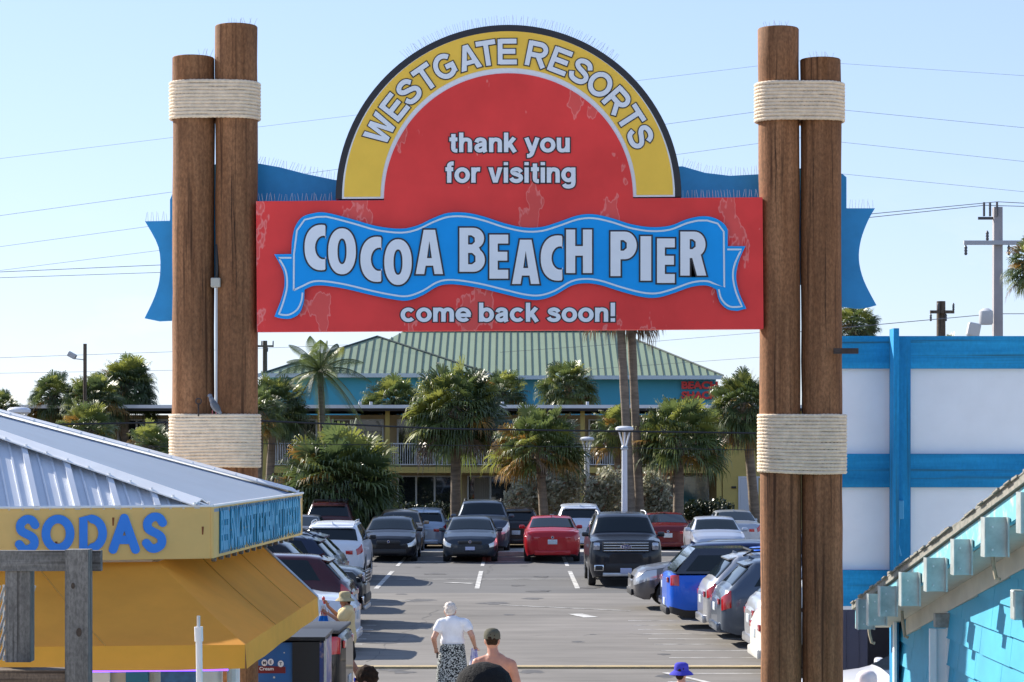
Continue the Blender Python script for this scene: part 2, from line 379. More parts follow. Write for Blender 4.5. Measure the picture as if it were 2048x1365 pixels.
ppx(arc(249)+[(1266, 403), (768, 406)], YF+.003, .02).build('arch_field', red, B)
def place(mb, vf, M, mi=0): mb.add(vf[0], vf[1], mi, M)
def fit_text(t, x0, x1, yb, capt, Y, off, ext, mb, mi, ref='h'):   # capt: picture row of the top of letter ref
    vs, fs = text(t, 0, .001); bx = bounds(vs); rv = bounds(text(ref, 0, .001)[0])
    vs, fs = text(t, off, .001)
    sy = (yb-capt)/F*Y/(rv[3]); sx = (x1-x0)/F*Y/(bx[1]-bx[0]); o = at(x0, yb, Y)
    o = o-Vector((bx[0]*sx, 0, 0))
    M = frame(o, (sx, 0, 0), (0, 0, sy)); 
    for k in range(3): M[k][2] = (0, -1, 0)[k]*ext/.001
    mb.add(vs, fs, mi, M)
LETTER = {
 'E': (.80, [('s', [(.1, 0), (.1, 1)]), ('s', [(.1, .085), (.78, .085)]), ('s', [(.1, .51), (.72, .51)]), ('s', [(.1, .915), (.77, .915)])]),
 'T': (.80, [('s', [(0, .915), (.8, .915)]), ('s', [(.4, 0), (.4, .9)])]),
 'W': (1.12, [('p', [(-.02, 1), (.19, 1), (.33, .30), (.45, 1), (.67, 1), (.79, .30), (.93, 1), (1.14, 1), (.90, 0), (.68, 0), (.56, .68), (.44, 0), (.22, 0)])]),
 'A': (.88, [('p', [(0, 0), (.33, 1), (.55, 1), (.88, 0), (.66, 0), (.44, .75), (.22, 0)]), ('p', [(.22, .20), (.66, .20), (.60, .37), (.28, .37)])]),
 'G': (.90, [('s', ellipse(.47, .5, .375, .415, 42, 322, 26)), ('s', [(.48, .455), (.86, .455)]), ('s', [(.77, .46), (.77, .13)])]),
 'S': (.78, [('s', crom([(.71, .70), (.60, .86), (.40, .915), (.19, .85), (.13, .71), (.24, .59), (.46, .52), (.67, .43), (.73, .28), (.62, .13), (.40, .085), (.17, .14), (.07, .32)], 5))]),
 'O': (.96, [('o', (.48, .5, .385, .41))]),
 'R': (.86, [('s', [(.1, 0), (.1, 1)]), ('s', [(.1, .915), (.48, .915)]+ellipse(.5, .69, .25, .225, 80, -80, 12)+[(.48, .465), (.1, .465)]), ('s', [(.46, .47), (.76, 0)])]),
 'o': (.66, [('o', (.33, .365, .25, .285))]), 'c': (.62, [('s', ellipse(.33, .365, .25, .285, 42, 318, 22))]),
 'e': (.65, [('s', ellipse(.33, .365, .25, .285, 0, 318, 24)), ('s', [(.1, .345), (.66, .345)])]),
 'a': (.60, [('s', crom([(.11, .50), (.17, .62), (.30, .655), (.43, .61), (.47, .5), (.47, .3), (.48, .1), (.52, 0)], 4)), ('s', crom([(.46, .42), (.3, .385), (.15, .31), (.12, .19), (.18, .10), (.28, .08), (.42, .15), (.47, .27)], 4))]),
 't': (.38, [('s', crom([(.2, .93), (.2, .55), (.2, .2), (.25, .095), (.38, .075)], 4)), ('s', [(.02, .655), (.38, .655)])]),
 'h': (.60, [('s', [(.1, 0), (.1, 1)]), ('s', crom([(.1, .42), (.18, .60), (.32, .65), (.46, .59), (.49, .43), (.49, 0)], 4))]),
 'n': (.60, [('s', [(.1, 0), (.1, .74)]), ('s', crom([(.1, .42), (.18, .60), (.32, .65), (.46, .59), (.49, .43), (.49, 0)], 4))]),
 'm': (.94, [('s', [(.1, 0), (.1, .74)]), ('s', crom([(.1, .42), (.17, .60), (.29, .65), (.42, .59), (.46, .43), (.46, 0)], 4)), ('s', crom([(.46, .42), (.53, .60), (.66, .65), (.79, .59), (.83, .43), (.83, 0)], 4))]),
 'u': (.60, [('s', crom([(.1, .74), (.1, .3), (.14, .13), (.26, .085), (.41, .14), (.49, .31)], 4)), ('s', [(.49, 0), (.49, .74)])]),
 'k': (.58, [('s', [(.1, 0), (.1, 1)]), ('s', [(.13, .28), (.47, .74)]), ('s', [(.25, .43), (.50, 0)])]),
 'y': (.62, [('s', [(.06, .74), (.30, .06)]), ('s', crom([(.56, .74), (.36, .10), (.29, -.10), (.20, -.18), (.09, -.19)], 4))]),
 'f': (.37, [('s', crom([(.39, .935), (.28, .93), (.20, .86), (.19, .7), (.19, .35), (.19, 0)], 4)), ('s', [(.02, .655), (.37, .655)])]),
 'r': (.41, [('s', [(.1, 0), (.1, .74)]), ('s', crom([(.1, .40), (.15, .57), (.26, .645), (.40, .645)], 4))]),
 'v': (.60, [('p', [(-.02, .74), (.19, .74), (.30, .25), (.41, .74), (.62, .74), (.40, 0), (.20, 0)])]),
 'i': (.2, [('s', [(.1, 0), (.1, .74)]), ('s', [(.1, .85), (.1, 1)])]),
 's': (.58, [('s', crom([(.51, .51), (.42, .62), (.29, .655), (.16, .61), (.12, .53), (.19, .45), (.32, .40), (.46, .33), (.50, .21), (.42, .11), (.29, .08), (.14, .12), (.06, .23)], 4))]),
 'g': (.62, [('o', (.30, .385, .225, .265)), ('s', crom([(.52, .74), (.52, .3), (.52, 0), (.47, -.14), (.32, -.19), (.17, -.165), (.10, -.07)], 4))]),
 'b': (.64, [('s', [(.1, 0), (.1, 1)]), ('o', (.34, .365, .235, .285))]), '!': (.24, [('s', [(.12, .29), (.12, 1)]), ('s', [(.12, 0), (.12, .19)])])}
def pieces(ch, grow, hw=.097):
    out = []
    for kd_, g in LETTER[ch][1]:
        if kd_ == 'p': out.append([offset_poly(g, grow)])
        elif kd_ == 'o':
            cx, cy, a, b = g; N = 36; q = []
            for i in range(N):
                t0, t1 = 2*math.pi*i/N, 2*math.pi*(i+1)/N; h = hw+grow
                q.append([(cx+(a+h)*math.cos(t0), cy+(b+h)*math.sin(t0)), (cx+(a+h)*math.cos(t1), cy+(b+h)*math.sin(t1)), (cx+(a-h)*math.cos(t1), cy+(b-h)*math.sin(t1)), (cx+(a-h)*math.cos(t0), cy+(b-h)*math.sin(t0))])
            out.append(q)
        else:
            P = [Vector(p) for p in g]; P[0] = P[0]+(P[0]-P[1]).normalized()*grow; P[-1] = P[-1]+(P[-1]-P[-2]).normalized()*grow
            o = stroke([tuple(p) for p in P], hw+grow, False); n = len(o)//2
            out.append([[o[i], o[i+1], o[2*n-2-i], o[2*n-1-i]] for i in range(n-1)])
    return out
def put(mb, ch, fn, grow, mi, dep, t=.003):
    for k, pc in enumerate(pieces(ch, grow)):
        for poly in pc:
            a = [fn(x, y)+Vector((0, -dep-k*.0006, 0)) for x, y in poly]; mb.prism(a, (0, -t, 0), mi)
for (t, x0, x1, yb, ct) in (('thank you', 898, 1140, 305, 266), ('for visiting', 890, 1151, 366, 325), ('come back soon!', 802, 1231, 644, 606)):
    adv = []; x = 0
    for ch in t:
        adv.append(x); x += (.30 if ch == ' ' else LETTER[ch][0]+.075)
    tot = x-.075; mb = MB(); Yt = YF+.001
    for ch, a in zip(t, adv):
        if ch == ' ': continue
        fn = lambda u, v: at(x0+(x1-x0)*(a+u)/tot, yb-(yb-ct)*v, Yt)
        put(mb, ch, fn, .055, 0, 0, .003); put(mb, ch, fn, 0, 1, .005, .003)
    mb.build('lettering', [blk, swht], B)
mb = MB()
for ch, a in zip('WESTGATERESORTS', (-62.2, -51.8, -43.6, -34.8, -26.2, -16.0, -8.6, -.4, 11.4, 20.9, 29.9, 39.2, 48.7, 57.2, 65.3)):
    ar = R(a); w = LETTER[ch][0]; sc = 50.0
    fn = lambda u, v: at(1017+(290+(v-.5)*sc)*math.sin(ar)+(u-w/2)*sc*math.cos(ar)*.98, 394-(290+(v-.5)*sc)*math.cos(ar)+(u-w/2)*sc*math.sin(ar)*.98, YF+.006)
    put(mb, ch, fn, .042, 0, 0, .003); put(mb, ch, fn, 0, 1, .005, .003)
mb.build('lettering', [blk, swht], B)
# ribbon with the big name
z3 = lambda P: [(500+x*.5078, 380+y*.5078) for x, y in P]
top = crom([(163, 245), (166, 195), (178, 145), (205, 108), (250, 92), (300, 90), (400, 115), (500, 143), (595, 153), (660, 140), (720, 112), (780, 91), (850, 90), (920, 105), (1000, 131), (1080, 148), (1150, 146), (1220, 125), (1290, 101), (1350, 96), (1420, 110), (1500, 135), (1580, 147), (1655, 141), (1720, 116), (1780, 104), (1830, 111), (1868, 135), (1882, 160)], 4)
bot = crom([(1836, 392), (1800, 377), (1740, 382), (1660, 410), (1600, 425), (1540, 421), (1460, 400), (1380, 375), (1320, 368), (1265, 378), (1200, 415), (1140, 433), (1080, 429), (1000, 410), (900, 386), (800, 372), (740, 380), (680, 415), (620, 436), (560, 431), (480, 415), (380, 391), (300, 378), (250, 378), (215, 392)], 4)
rt = [(1882, 222)]+crom([(1952, 222), (1928, 275), (1915, 340), (1927, 405), (1955, 468)], 4)+crom([(1920, 477), (1880, 470), (1850, 440), (1838, 396)], 3)
lt = crom([(214, 396), (211, 440), (195, 485), (160, 507), (120, 506), (96, 499)], 3)+crom([(120, 440), (135, 380), (130, 320), (95, 254)], 4)+[(163, 253)]
Rb = ppx(z3(top+rt+bot+lt), YF-.035, .03).build('ribbon', sblue, B)
mb = MB()
inn = [(172, 396), (173, 255), (185, 160), (215, 118), (262, 107)]+[(x, y+16) for x, y in top if 290 < x < 1775]+[(1800, 121), (1842, 133), (1866, 165), (1868, 384)]+[(x, y-17) for x, y in bot if 225 < x < 1830]
for P, cl in ((inn+[inn[0]], 0), ([(163, 268), (112, 268)]+crom([(112, 268), (140, 318), (146, 380), (132, 440), (114, 490)], 4)+crom([(114, 490), (150, 493), (184, 474), (202, 440), (207, 405)], 4), 0), ([(1880, 235), (1936, 235)]+crom([(1936, 235), (1910, 290), (1902, 340), (1913, 400), (1938, 460)], 4)+crom([(1938, 460), (1890, 460), (1858, 432), (1846, 392)], 4), 0)):
    Q = [P[0]]
    for p in P[1:]:
        if math.hypot(p[0]-Q[-1][0], p[1]-Q[-1][1]) > 2: Q.append(p)
    L3 = stroke(z3(Q), 1.75, False); n = len(L3)//2
    for i in range(n-1):
        a, b2, c, d = [at(*q, YF-.038) for q in (L3[i], L3[i+1], L3[2*n-2-i], L3[2*n-1-i])]; mb.quad(d, c, b2, a)
mb.build('ribbon_line', mat('ribbon_line_white', (.62, .72, .80), .45), Rb)
GL = {
 'C': [[(1, .965)]+ellipse(.80, .5, .80, .5, 80, 280, 22, .9)+[(1, .035), (1, .31)]+ellipse(.90, .5, .40, .26, 290, 70, 14)[0:]+[(1, .69)]],
 'O': [ellipse(.5, .5, .5, .5, 0, 355, 36, .92), ellipse(.5, .5, .165, .28, 0, 350, 24, .9)],
 'A': [[(0, 0), (.29, 1), (.71, 1), (1, 0), (.69, 0), (.64, .19), (.36, .19), (.31, 0)], [(.41, .36), (.59, .36), (.5, .75)]],
 'B': [[(0, 0), (0, 1)]+ellipse(.55, .76, .42, .24, 90, -60, 10)+[(.80, .52)]+ellipse(.56, .27, .44, .27, 55, -90, 12), [(.34, .62), (.34, .83), (.47, .83), (.60, .78), (.61, .68), (.5, .62)], [(.34, .17), (.34, .43), (.5, .43), (.63, .36), (.63, .23), (.5, .17)]],
 'E': [[(0, 0), (0, 1), (1, 1), (1, .8), (.44, .8), (.44, .61), (.95, .61), (.95, .41), (.44, .41), (.44, .2), (1, .2), (1, 0)]],
 'H': [[(0, 0), (0, 1), (.35, 1), (.35, .62), (.65, .62), (.65, 1), (1, 1), (1, 0), (.65, 0), (.65, .40), (.35, .40), (.35, 0)]],
 'P': [[(0, 0), (0, 1)]+ellipse(.55, .69, .45, .31, 90, -90, 16)+[(.38, .38), (.38, 0)], [(.38, .57), (.38, .81), (.5, .81), (.62, .75), (.62, .63), (.5, .57)]],
 'I': [[(0, 0), (0, 1), (1, 1), (1, 0)]],
 'R': [[(0, 0), (0, 1)]+ellipse(.54, .71, .43, .29, 90, -55, 14)+[(1, 0), (.64, 0), (.46, .40), (.36, .40), (.36, 0)], [(.36, .60), (.36, .83), (.47, .83), (.59, .77), (.59, .66), (.47, .60)]]}
mb = MB()
for ch, x0, x1, y0, y1 in (('C', 210, 302, 133, 322), ('O', 303, 422, 147, 338), ('C', 430, 522, 180, 368), ('O', 524, 642, 190, 380), ('A', 648, 765, 153, 337), ('B', 820, 930, 145, 328), ('E', 938, 1022, 172, 355), ('A', 1027, 1145, 192, 376), ('C', 1140, 1235, 175, 363), ('H', 1240, 1352, 152, 333), ('P', 1415, 1528, 160, 345), ('I', 1533, 1585, 178, 363), ('E', 1598, 1678, 187, 372), ('R', 1690, 1802, 160, 343)):
    k = 5.0; x0 += k; x1 -= k; y0 += k; y1 -= k
    sp = [[(x0+(x1-x0)*u, y1-(y1-y0)*v) for u, v in P] for P in GL[ch]]
    for o_, yy, mi in ((6.5, YF-.039, 0), (0, YF-.044, 1)):
        q = [z3(offset_poly(P, o_*(1 if i == 0 else -1)) if o_ else P) for i, P in enumerate(sp)]
        q = [[((x-1024)/F*yy, H0-(y-HY)/F*yy) for x, y in P] for P in q]
        vs, fs = fill(q, .003); mb.add([(v.x, yy+v.z, v.y) for v in vs], fs, mi)
mb.build('lettering', [blk, swht], Rb)
# back banner
bb = [(290, 443), (340, 442), (340, 400), (352, 370), (385, 345), (440, 326), (515, 327), (560, 335), (610, 348), (668, 360), (760, 372), (900, 372), (1100, 360), (1250, 338), (1365, 333), (1410, 346), (1460, 352), (1517, 349), (1580, 338), (1640, 336), (1686, 349), (1693, 355), (1693, 417), (1750, 417)]+crom([(1750, 417), (1736, 442), (1722, 480), (1718, 520), (1728, 562), (1753, 611)], 4)[1:]+[(1735, 616), (1718, 618), (1668, 612), (1668, 570), (362, 570), (362, 641), (318, 643), (289, 637)]+crom([(289, 637), (310, 592), (320, 550), (317, 495), (290, 443)], 4)[1:-1]
ppx(bb, 18.76, .04).build('back_banner', lblue, G)
spk = mat('bird_spike_wire', (.5, .51, .53), .4, .6)
def spikes(P, Y, ln, step, name='bird_spikes', lean=.25, fan=0):
    mb = MB(); rr = random.Random(int(P[0][0])); d = 0
    for i in range(len(P)-1):
        a = at(*P[i], Y); b = at(*P[i+1], Y); L = (b-a).length; t = (b-a).normalized(); nn = Vector((-t.z, 0, t.x))
        if nn.z < 0: nn = -nn
        while d < L:
            p = a+t*d; q = p+nn*ln*rr.uniform(.85, 1.05)+t*rr.uniform(-lean, lean)*ln*(1+fan)+Vector((0, rr.uniform(-.4, .4)*ln, 0))
            mb.tube([p-nn*.005, q], [.0021, .0013], 4, cap=False); d += step
        d -= L
    return mb.build(name, spk, G)
spikes([p for p in arc(346, n=90) if 806 < p[0] < 1236], YF+.05, .075, .018)
spikes([(515, 327), (560, 335), (610, 348), (668, 360)], 18.78, .07, .022)
spikes([(1365, 333), (1410, 346), (1460, 352), (1517, 349)], 18.78, .07, .022)
spikes([(291, 443), (340, 442)], 18.78, .075, .022); spikes([(1693, 417), (1750, 417)], 18.78, .075, .024)
spikes([(520, 402), (668, 401)], YF+.06, .06, .024); spikes([(1366, 395), (1520, 394)], YF+.06, .06, .024)
for a, b, y in ((458, 512, 51), (400, 424, 113), (1530, 1578, 56), (1624, 1664, 118)): spikes([(a, y), (b, y)], 18.5, .06, .02, lean=.5)
cd = MB(); cd.tube([at(433, 490, 18.42), at(434, 545, 18.38), at(433, 560, 18.39)], .013, 8, 1); cd.tube([at(434, 570, 18.42), at(434, 980, 18.42)], .013, 10)
cdo = cd.build('conduit', [mat('grey_pvc', (.5, .52, .54), .5), BLACK], G, 40)
jb = MB(); jb.rbox(at(432, 566, 18.37), (.075, .09, .075), .008); jb.build('junction_box', mat('beige_plastic', (.42, .40, .34), .55), cdo)
br = MB(); br.bx(at(1667, 697, 18.3).x, at(1716, 697, 18.3).x, 18.27, 18.31, at(1, 708, 18.3).z, at(1, 697, 18.3).z); br.build('iron_bracket', mat('rusty_iron', (.05, .035, .03), .8, var=.4, scale=15), G)
hk = MB(); c = at(397, 803, 18.31); hk.tube([c+Vector((.022*math.cos(a), 0, .022*math.sin(a))) for a in [i*math.pi/6 for i in range(12)]], .006, 6, closed=True); hk.tube([c-Vector((0, 0, .022)), c-Vector((0, 0, .12))], .007, 6)
hk.build('eye_bolt', MATS['rusty_iron'], G, True)
# ------------------------------------------------------------------ generic standing seam / ribbed face
def ribs(mb, poly, step, w, h, mi=0, phase=0):
    P = [Vector(p) for p in poly]; n = (P[1]-P[0]).cross(P[2]-P[0]).normalized()
    if n.z < 0: n = -n
    g = Vector((0, 0, 1)); g = (g-n*g.dot(n)).normalized(); e = g.cross(n).normalized()
    q = [(p.dot(e), p.dot(g)) for p in P]; x = min(a for a, _ in q)+phase; xe = max(a for a, _ in q); o = P[0]-e*q[0][0]-g*q[0][1]
    while x < xe:
        ys = []
        for i in range(len(q)):
            (a, b), (c, d) = q[i-1], q[i]
            if (a-x)*(c-x) < 0: ys.append(b+(d-b)*(x-a)/(c-a))
        if len(ys) >= 2 and max(ys)-min(ys) > .05:
            a, b = min(ys), max(ys)
            M = frame(o+e*x+g*((a+b)/2)+n*(h/2), e, g); mb.box((0, 0, 0), (w, b-a, h), mi, M)
        x += step
# ------------------------------------------------------------------ snack kiosk
kyel = mat('kiosk_yellow', (.70, .46, .15), .55, var=.07, scale=3, var2=.1)
awn = mat('awning_canvas', (.88, .385, .045), .8, var=.07, scale=2.2, trans=.36, var2=.06)
rmet = mat('white_roof_metal', (.60, .63, .68), .42, .25, var=.05, scale=3)
teal = mat('teal_paint', (.008, .17, .30), .5, var=.08)
lteal = mat('light_teal_paint', (.03, .32, .55), .5)
K = thing('snack_kiosk', 'yellow snack kiosk with ribbed white metal roof and orange yellow awning, SODAS on its fascia', 'kiosk', (-3.3, 15.6, 0))
kc = Vector((-1.862, 14.3, 0)); kf = Vector((-1.64, 18.0, 0)); kl = Vector((-5.7, 13.05, 0)); kb = Vector((-5.9, 18.0, 0))
z0, z1 = 3.184, 3.503
def up(p, z): return Vector((p.x, p.y, z))
fz = MB()
def board(a, b, za, zb, t, mb, mi=0):
    d = (b-a).normalized(); n = Vector((d.y, -d.x, 0)); mb.prism([up(a, za), up(b, za), up(b, zb), up(a, zb)], -n*t, mi)
board(kl, kc+Vector((-.012, -.006, 0)), z0, z1, .03, fz); board(kc+Vector((0, .012, 0)), kf, z0, z1, .03, fz); board(kf, kb, z0, z1, .03, fz)
fz.tube([up(kc+Vector((-.006, .006, 0)), z0+.001), up(kc+Vector((-.006, .006, 0)), z1-.001)], .016, 8)
fas = fz.build('fascia', kyel, K)
tr = MB(); 
for a, b in ((kl, kc), (kc, kf)):
    d = (b-a).normalized(); n = Vector((d.y, -d.x, 0)); tr.tube([up(a, z1+.008)+n*.004, up(b, z1+.008)+n*.004], .009, 6)
tr.build('drip_edge', WHITE, fas)
# SODAS: rounded strokes on the front fascia
SOD = mat('soda_blue', (.012, .20, .72), .45, var=.05)
kd = (kc-kl).normalized(); kn = Vector((kd.y, -kd.x, 0))
def onf(px, py):                         # picture point -> point on the front fascia plane
    ray = at(px, py, 1.0)-Vector((0, 0, H0)); t = (kc-Vector((0, 0, H0))).dot(kn)/ray.dot(kn); return Vector((0, 0, H0))+ray*t
SP = {'S': [crom([(.95, .80), (.75, .95), (.42, .97), (.13, .83), (.13, .64), (.35, .54), (.65, .46), (.88, .34), (.88, .15), (.6, .03), (.3, .03), (.04, .18)], 5)],
      'O': [ellipse(.5, .5, .45, .47, 0, 360, 40)], 'D': [[(.08, .04), (.08, .96)]+ellipse(.4, .5, .54, .46, 88, -88, 18)+[(.08, .04)]],
      'A': [[(.04, 0), (.5, .97)], [(.5, .97), (.96, 0)], [(.25, .30), (.75, .30)]]}
lt_ = MB(); sh_ = MB()
for ch, x0, x1, y0, y1 in (('S', 30, 78, 1030, 1108), ('O', 82, 149, 1029, 1106), ('D', 156, 214, 1028, 1106), ('A', 217, 279, 1027, 1107), ('S', 284, 333, 1025, 1106)):
    hw = 8.6; bx = (x0+hw-2, x1-hw+2, y0+hw-1, y1-hw+1)
    for qi, P in enumerate(SP[ch]):
        Q = [(bx[0]+(bx[1]-bx[0])*u, bx[3]-(bx[3]-bx[2])*v) for u, v in P]
        cl = math.hypot(Q[0][0]-Q[-1][0], Q[0][1]-Q[-1][1]) < 1
        if cl:
            Q = Q[:-1]; N = len(Q); o_, i_ = [], []
            for i in range(N):
                t = (Vector(Q[(i+1) % N])-Vector(Q[i-1])).normalized(); n_ = Vector((-t.y, t.x)); c_ = Vector(Q[i])
                o_.append(c_+n_*hw); i_.append(c_-n_*hw)
            for i in range(N):
                j = (i+1) % N; lt_.prism([onf(*o_[i])+kn*.006, onf(*o_[j])+kn*.006, onf(*i_[j])+kn*.006, onf(*i_[i])+kn*.006], kn*.009)
        else:
            lt_.prism([onf(*q)+kn*(.003-qi*.0012) for q in stroke(Q, hw)], kn*.012)
lt_.build('lettering', SOD, fas)
sd = (kf-kc).normalized(); sn = Vector((sd.y, -sd.x, 0))
mb = MB(); tx = 'BEER SNACKS SOFT ICE CREAM HOT DOGS SODA'
b0 = bounds(text(tx, 0, .001)[0]); sx = 3.32/(b0[1]-b0[0]); sy = .235/.72
for off, dz, mi in ((.10, .004, 0), (.045, .010, 1)):
    vs, fs = text(tx, off, .001); M = frame(up(kc, z0+.052)+sd*.22+sn*dz, sd*sx, (0, 0, sy))
    for k in range(3): M[k][2] = sn[k]*2
    mb.add(vs, fs, mi, M)
mb.build('lettering', [teal, lteal], fas)
for px, py in ((405, 1060), (112, 1090), (226, 1042)):
    rs = MB(); p = onf(px, py); rs.prism([p+kn*.002+Vector((-.006, 0, .02)), p+kn*.002+Vector((.008, 0, .02)), p+kn*.002+Vector((.004, 0, -.03)), p+kn*.002+Vector((-.004, 0, -.03))], kn*.002); rs.build('rust_stain', mat('rust', (.2, .06, .02), .9), fas)
for i in range(14):
    dn = MB(); p = up(kc.lerp(kf, .04+i*.065), z0-.012)-sn*.02; dn.rbox(p, (.03, .03, .03), .006); dn.build('string_light', mat('bulb_glass', (.1, .09, .08), .3), fas)
# roof
ap = at(-552, 683, 15.5); ap2 = ap+(kl-kc).normalized()*4; e_ = .012
A, B_, D_ = up(kc, z1-e_), up(kf, z1-e_), up(kb+Vector((-3, 0, 0)), z1-e_); Lz = up(kl+(kl-kc).normalized()*3, z1-e_)
rf = MB(); rf.add([A, ap, ap2, Lz], [(0, 1, 2, 3)]); rf.add([B_, D_, ap2, ap], [(0, 1, 2), (0, 2, 3)])
ribs(rf, [A, ap, ap2, Lz], .245, .035, .03, 0, .08); ribs(rf, [A, ap, ap2, Lz], .245, .012, .01, 0, .16); ribs(rf, [A, ap, ap2, Lz], .245, .012, .01, 0, .24)
roof = rf.build('roof', rmet, K)
m = MB(); m.add([A, B_, ap, A-Vector((0, 0, .02)), B_-Vector((0, 0, .02)), ap-Vector((0, 0, .02))], [(0, 1, 2), (5, 4, 3), (0, 3, 4, 1), (1, 4, 5, 2), (2, 5, 3, 0)]); m.build('membrane_roof', mat('grey_membrane', (.25, .32, .42), .75, var=.04, scale=2, spec=.2), roof)
for a in (A, B_):
    hp = MB(); d = (ap-a); n = Vector((0, 0, 1)); w = d.cross(n).normalized(); s_ = a+d*.02
    for k in (-1, 1): hp.prism([s_+n*.034, ap+n*.034, ap+n*.0-w*k*.11+n*.012, s_-w*k*.11+n*(-.002)], n*.008)
    for i in range(24):
        for k in (-1, 1):
            c = s_.lerp(ap, i/24)-w*k*.095+n*.014; hp.rbox(c, (.014, .014, .02), .003)
    hp.build('ridge_cap', WHITE, roof)
# awning
Pz, Pv = 2.744, 2.605
P = Vector((-1.532, 13.2, Pz)); Q = Vector((-1.46, 17.27, Pz)); Wt = Vector((-2.196, 14.25, 3.166)); V = Vector((-2.0, 17.27, 3.25)); PL = Vector((-5.2, 12.79, Pz)); WL = Vector((-5.6, 13.5, 3.166))
def sag(a, b, c, d, n=14, s=.012):       # cloth panel a-b (bottom) d-c (top)
    return [[a.lerp(b, i/n).lerp(d.lerp(c, i/n), j/6)-Vector((0, 0, s*math.sin(math.pi*j/6)*(1+.3*math.sin(i*1.7)))) for j in range(7)] for i in range(n+1)]
aw = MB(); aw.grid(sag(PL, P, Wt, WL)); aw.grid(sag(P, Q, V, Wt)); ao = aw.build('awning', awn, K, 40)
for sg_, ii in ((sag(PL, P, Wt, WL), (2, 5, 8, 11)), (sag(P, Q, V, Wt), (5, 10))):
    for i in ii: m = MB(); m.tube([p+Vector((0, 0, .001)) for p in sg_[i]], .0045, 5); m.build('seam', mat('awning_seam', (.6, .28, .04), .85), ao)
vl = MB(); dz = Vector((0, 0, Pv-Pz)); out = Vector((.012, -.012, 0))
vl.grid([[PL.lerp(P, i/10), PL.lerp(P, i/10)+dz+Vector((0, -.01, .004*math.sin(i*2)))] for i in range(11)])
vl.grid([[P.lerp(Q, i/10), P.lerp(Q, i/10)+dz+Vector((.01, 0, .004*math.sin(i*2)))] for i in range(11)])
vl.build('valance', mat('valance_canvas', (.85, .42, .05), .8, var=.05, scale=6, trans=.3), ao)
ed = MB(); ed.tube([Q, V], .014, 6); ed.tube([Q+dz, Q], .012, 6); ed.build('awning_frame', STEEL, ao)
# body under the awning
cream = mat('cream_panel', (.62, .58, .5), .6, var=.05)
wl = MB(); wl.bx(-5.6, -2.25, 14.4, 17.9, 0, 3.17); wl.build('wall', cream, K)
st = MB()
for i, x in enumerate([-2.34, -2.58, -2.82, -3.1, -3.4, -3.7, -4.0]):
    st.bx(x-.07, x+.07, 14.35, 14.392, 0, 2.9, i % 2)
st.build('wall_strips', [teal, WHITE], K)
wi = MB(); wi.bx(-2.2, -1.95, 14.4, 14.46, 1.2, 2.7); wi.build('menu_panel', mat('menu_blue', (.03, .14, .34), .5, var=.3, scale=20), K)
ct = MB(); ct.bx(-5.3, -1.75, 13.9, 14.34, 1.02, 1.09); ct.build('counter', WHITE, K)
led = MB(); led.tube([Vector((PL.x, PL.y+.03, Pv-.008)), Vector((P.x-.1, P.y+.03, Pv-.008))], .006, 6)
led.build('strip_light', mat('violet_led', (.2, .1, .6), .4, emis=(.16, .05, .9, 1.6)), K)
for X, Y in ((-1.9, 17.75), (-5.4, 13.6)):
    po = MB(); po.tube([(X-.25, Y, 0), (X-.25, Y, 3.2)], .05, 10); po.build('post', WHITE, K)
# ------------------------------------------------------------------ ice cream machine beside it
I_ = thing('ice_cream_machine', 'blue wrapped ice cream vending cabinet with dotted front and red Ice Cream label', 'freezer', (-2.1, 19.3, 0))
Yi = 19.2; X0 = at(466, 0, Yi).x; X1 = at(585, 0, Yi).x; X2 = at(651, 0, Yi).x; zt = at(0, 1281, Yi).z
cb = MB(); cb.bx(X0, X1-.002, Yi, Yi+.8, .04, zt-.02); cab = cb.build('cabinet', mat('wrap_blue', (.020, .115, .33), .4, var=.12, scale=3), I_)
dk = MB(); dk.bx(X1, X2-.05, Yi-.02, Yi+.8, .04, at(0, 1284, Yi).z); dk.bx(X0-.02, X2, Yi-.04, Yi+.84, zt+.0, zt+.03); dk.build('dark_side', BLACK, I_)
gl = MB(); gl.bx(X2-.049, X2-.012, Yi-.01, Yi+.8, .1, zt-.02); gl.build('printed_edge', mat('print_mix', (.03, .06, .25), .3, col2=(.4, .3, .3), scale=9, thr=(.5, .62)), I_)
al = MB(); al.bx(X2-.011, X2+.008, Yi-.03, Yi+.01, .05, zt+.012); al.build('aluminium_trim', STEEL, I_)
rr = random.Random(3)
for i in range(34):
    px, py = rr.uniform(470, 582), rr.uniform(1285, 1500)
    if 478 < px < 575 and 1316 < py < 1350: continue
    dts = MB(); c = at(px, py, Yi); r_ = rr.uniform(.005, .012); dts.prism([c+Vector((r_*math.cos(a), -.001, r_*math.sin(a))) for a in [k*math.pi/5 for k in range(10)]], (0, -.002, 0)); dts.build('dot', [mat('dot_white', (.55, .55, .5), .5), mat('dot_pink', (.5, .2, .25), .5)][rr.randrange(2)], cab)
lb = ppx([(480, 1347), (494, 1331), (571, 1334), (571, 1347)], Yi-.003, .002).build('label', mat('label_red', (.17, .015, .02), .45), cab)
mb = MB(); fit_text('Ice Cream', 504, 547, 1341, 1334.5, Yi-.006, .02, .002, mb, 0, 'I')
for ch, px, py in (('J', 504, 1327), ('M', 529, 1326), ('E', 541.5, 1324.5), ('T', 561.5, 1328)):
    c = at(px, py, Yi-.006); mb.prism([c+Vector((.025*math.cos(a), 0, .028*math.sin(a))) for a in [k*math.pi/7 for k in range(14)]], (0, -.002, 0), 0)
    cv = bounds(text(ch, 0, .001)[0]); M = frame(c+Vector((-(cv[0]+cv[1])/2*.036, -.004, -.0125)), (.036, 0, 0), (0, 0, .036)); vs, fs = text(ch, .02, .001); mb.add(vs, fs, 1, M)
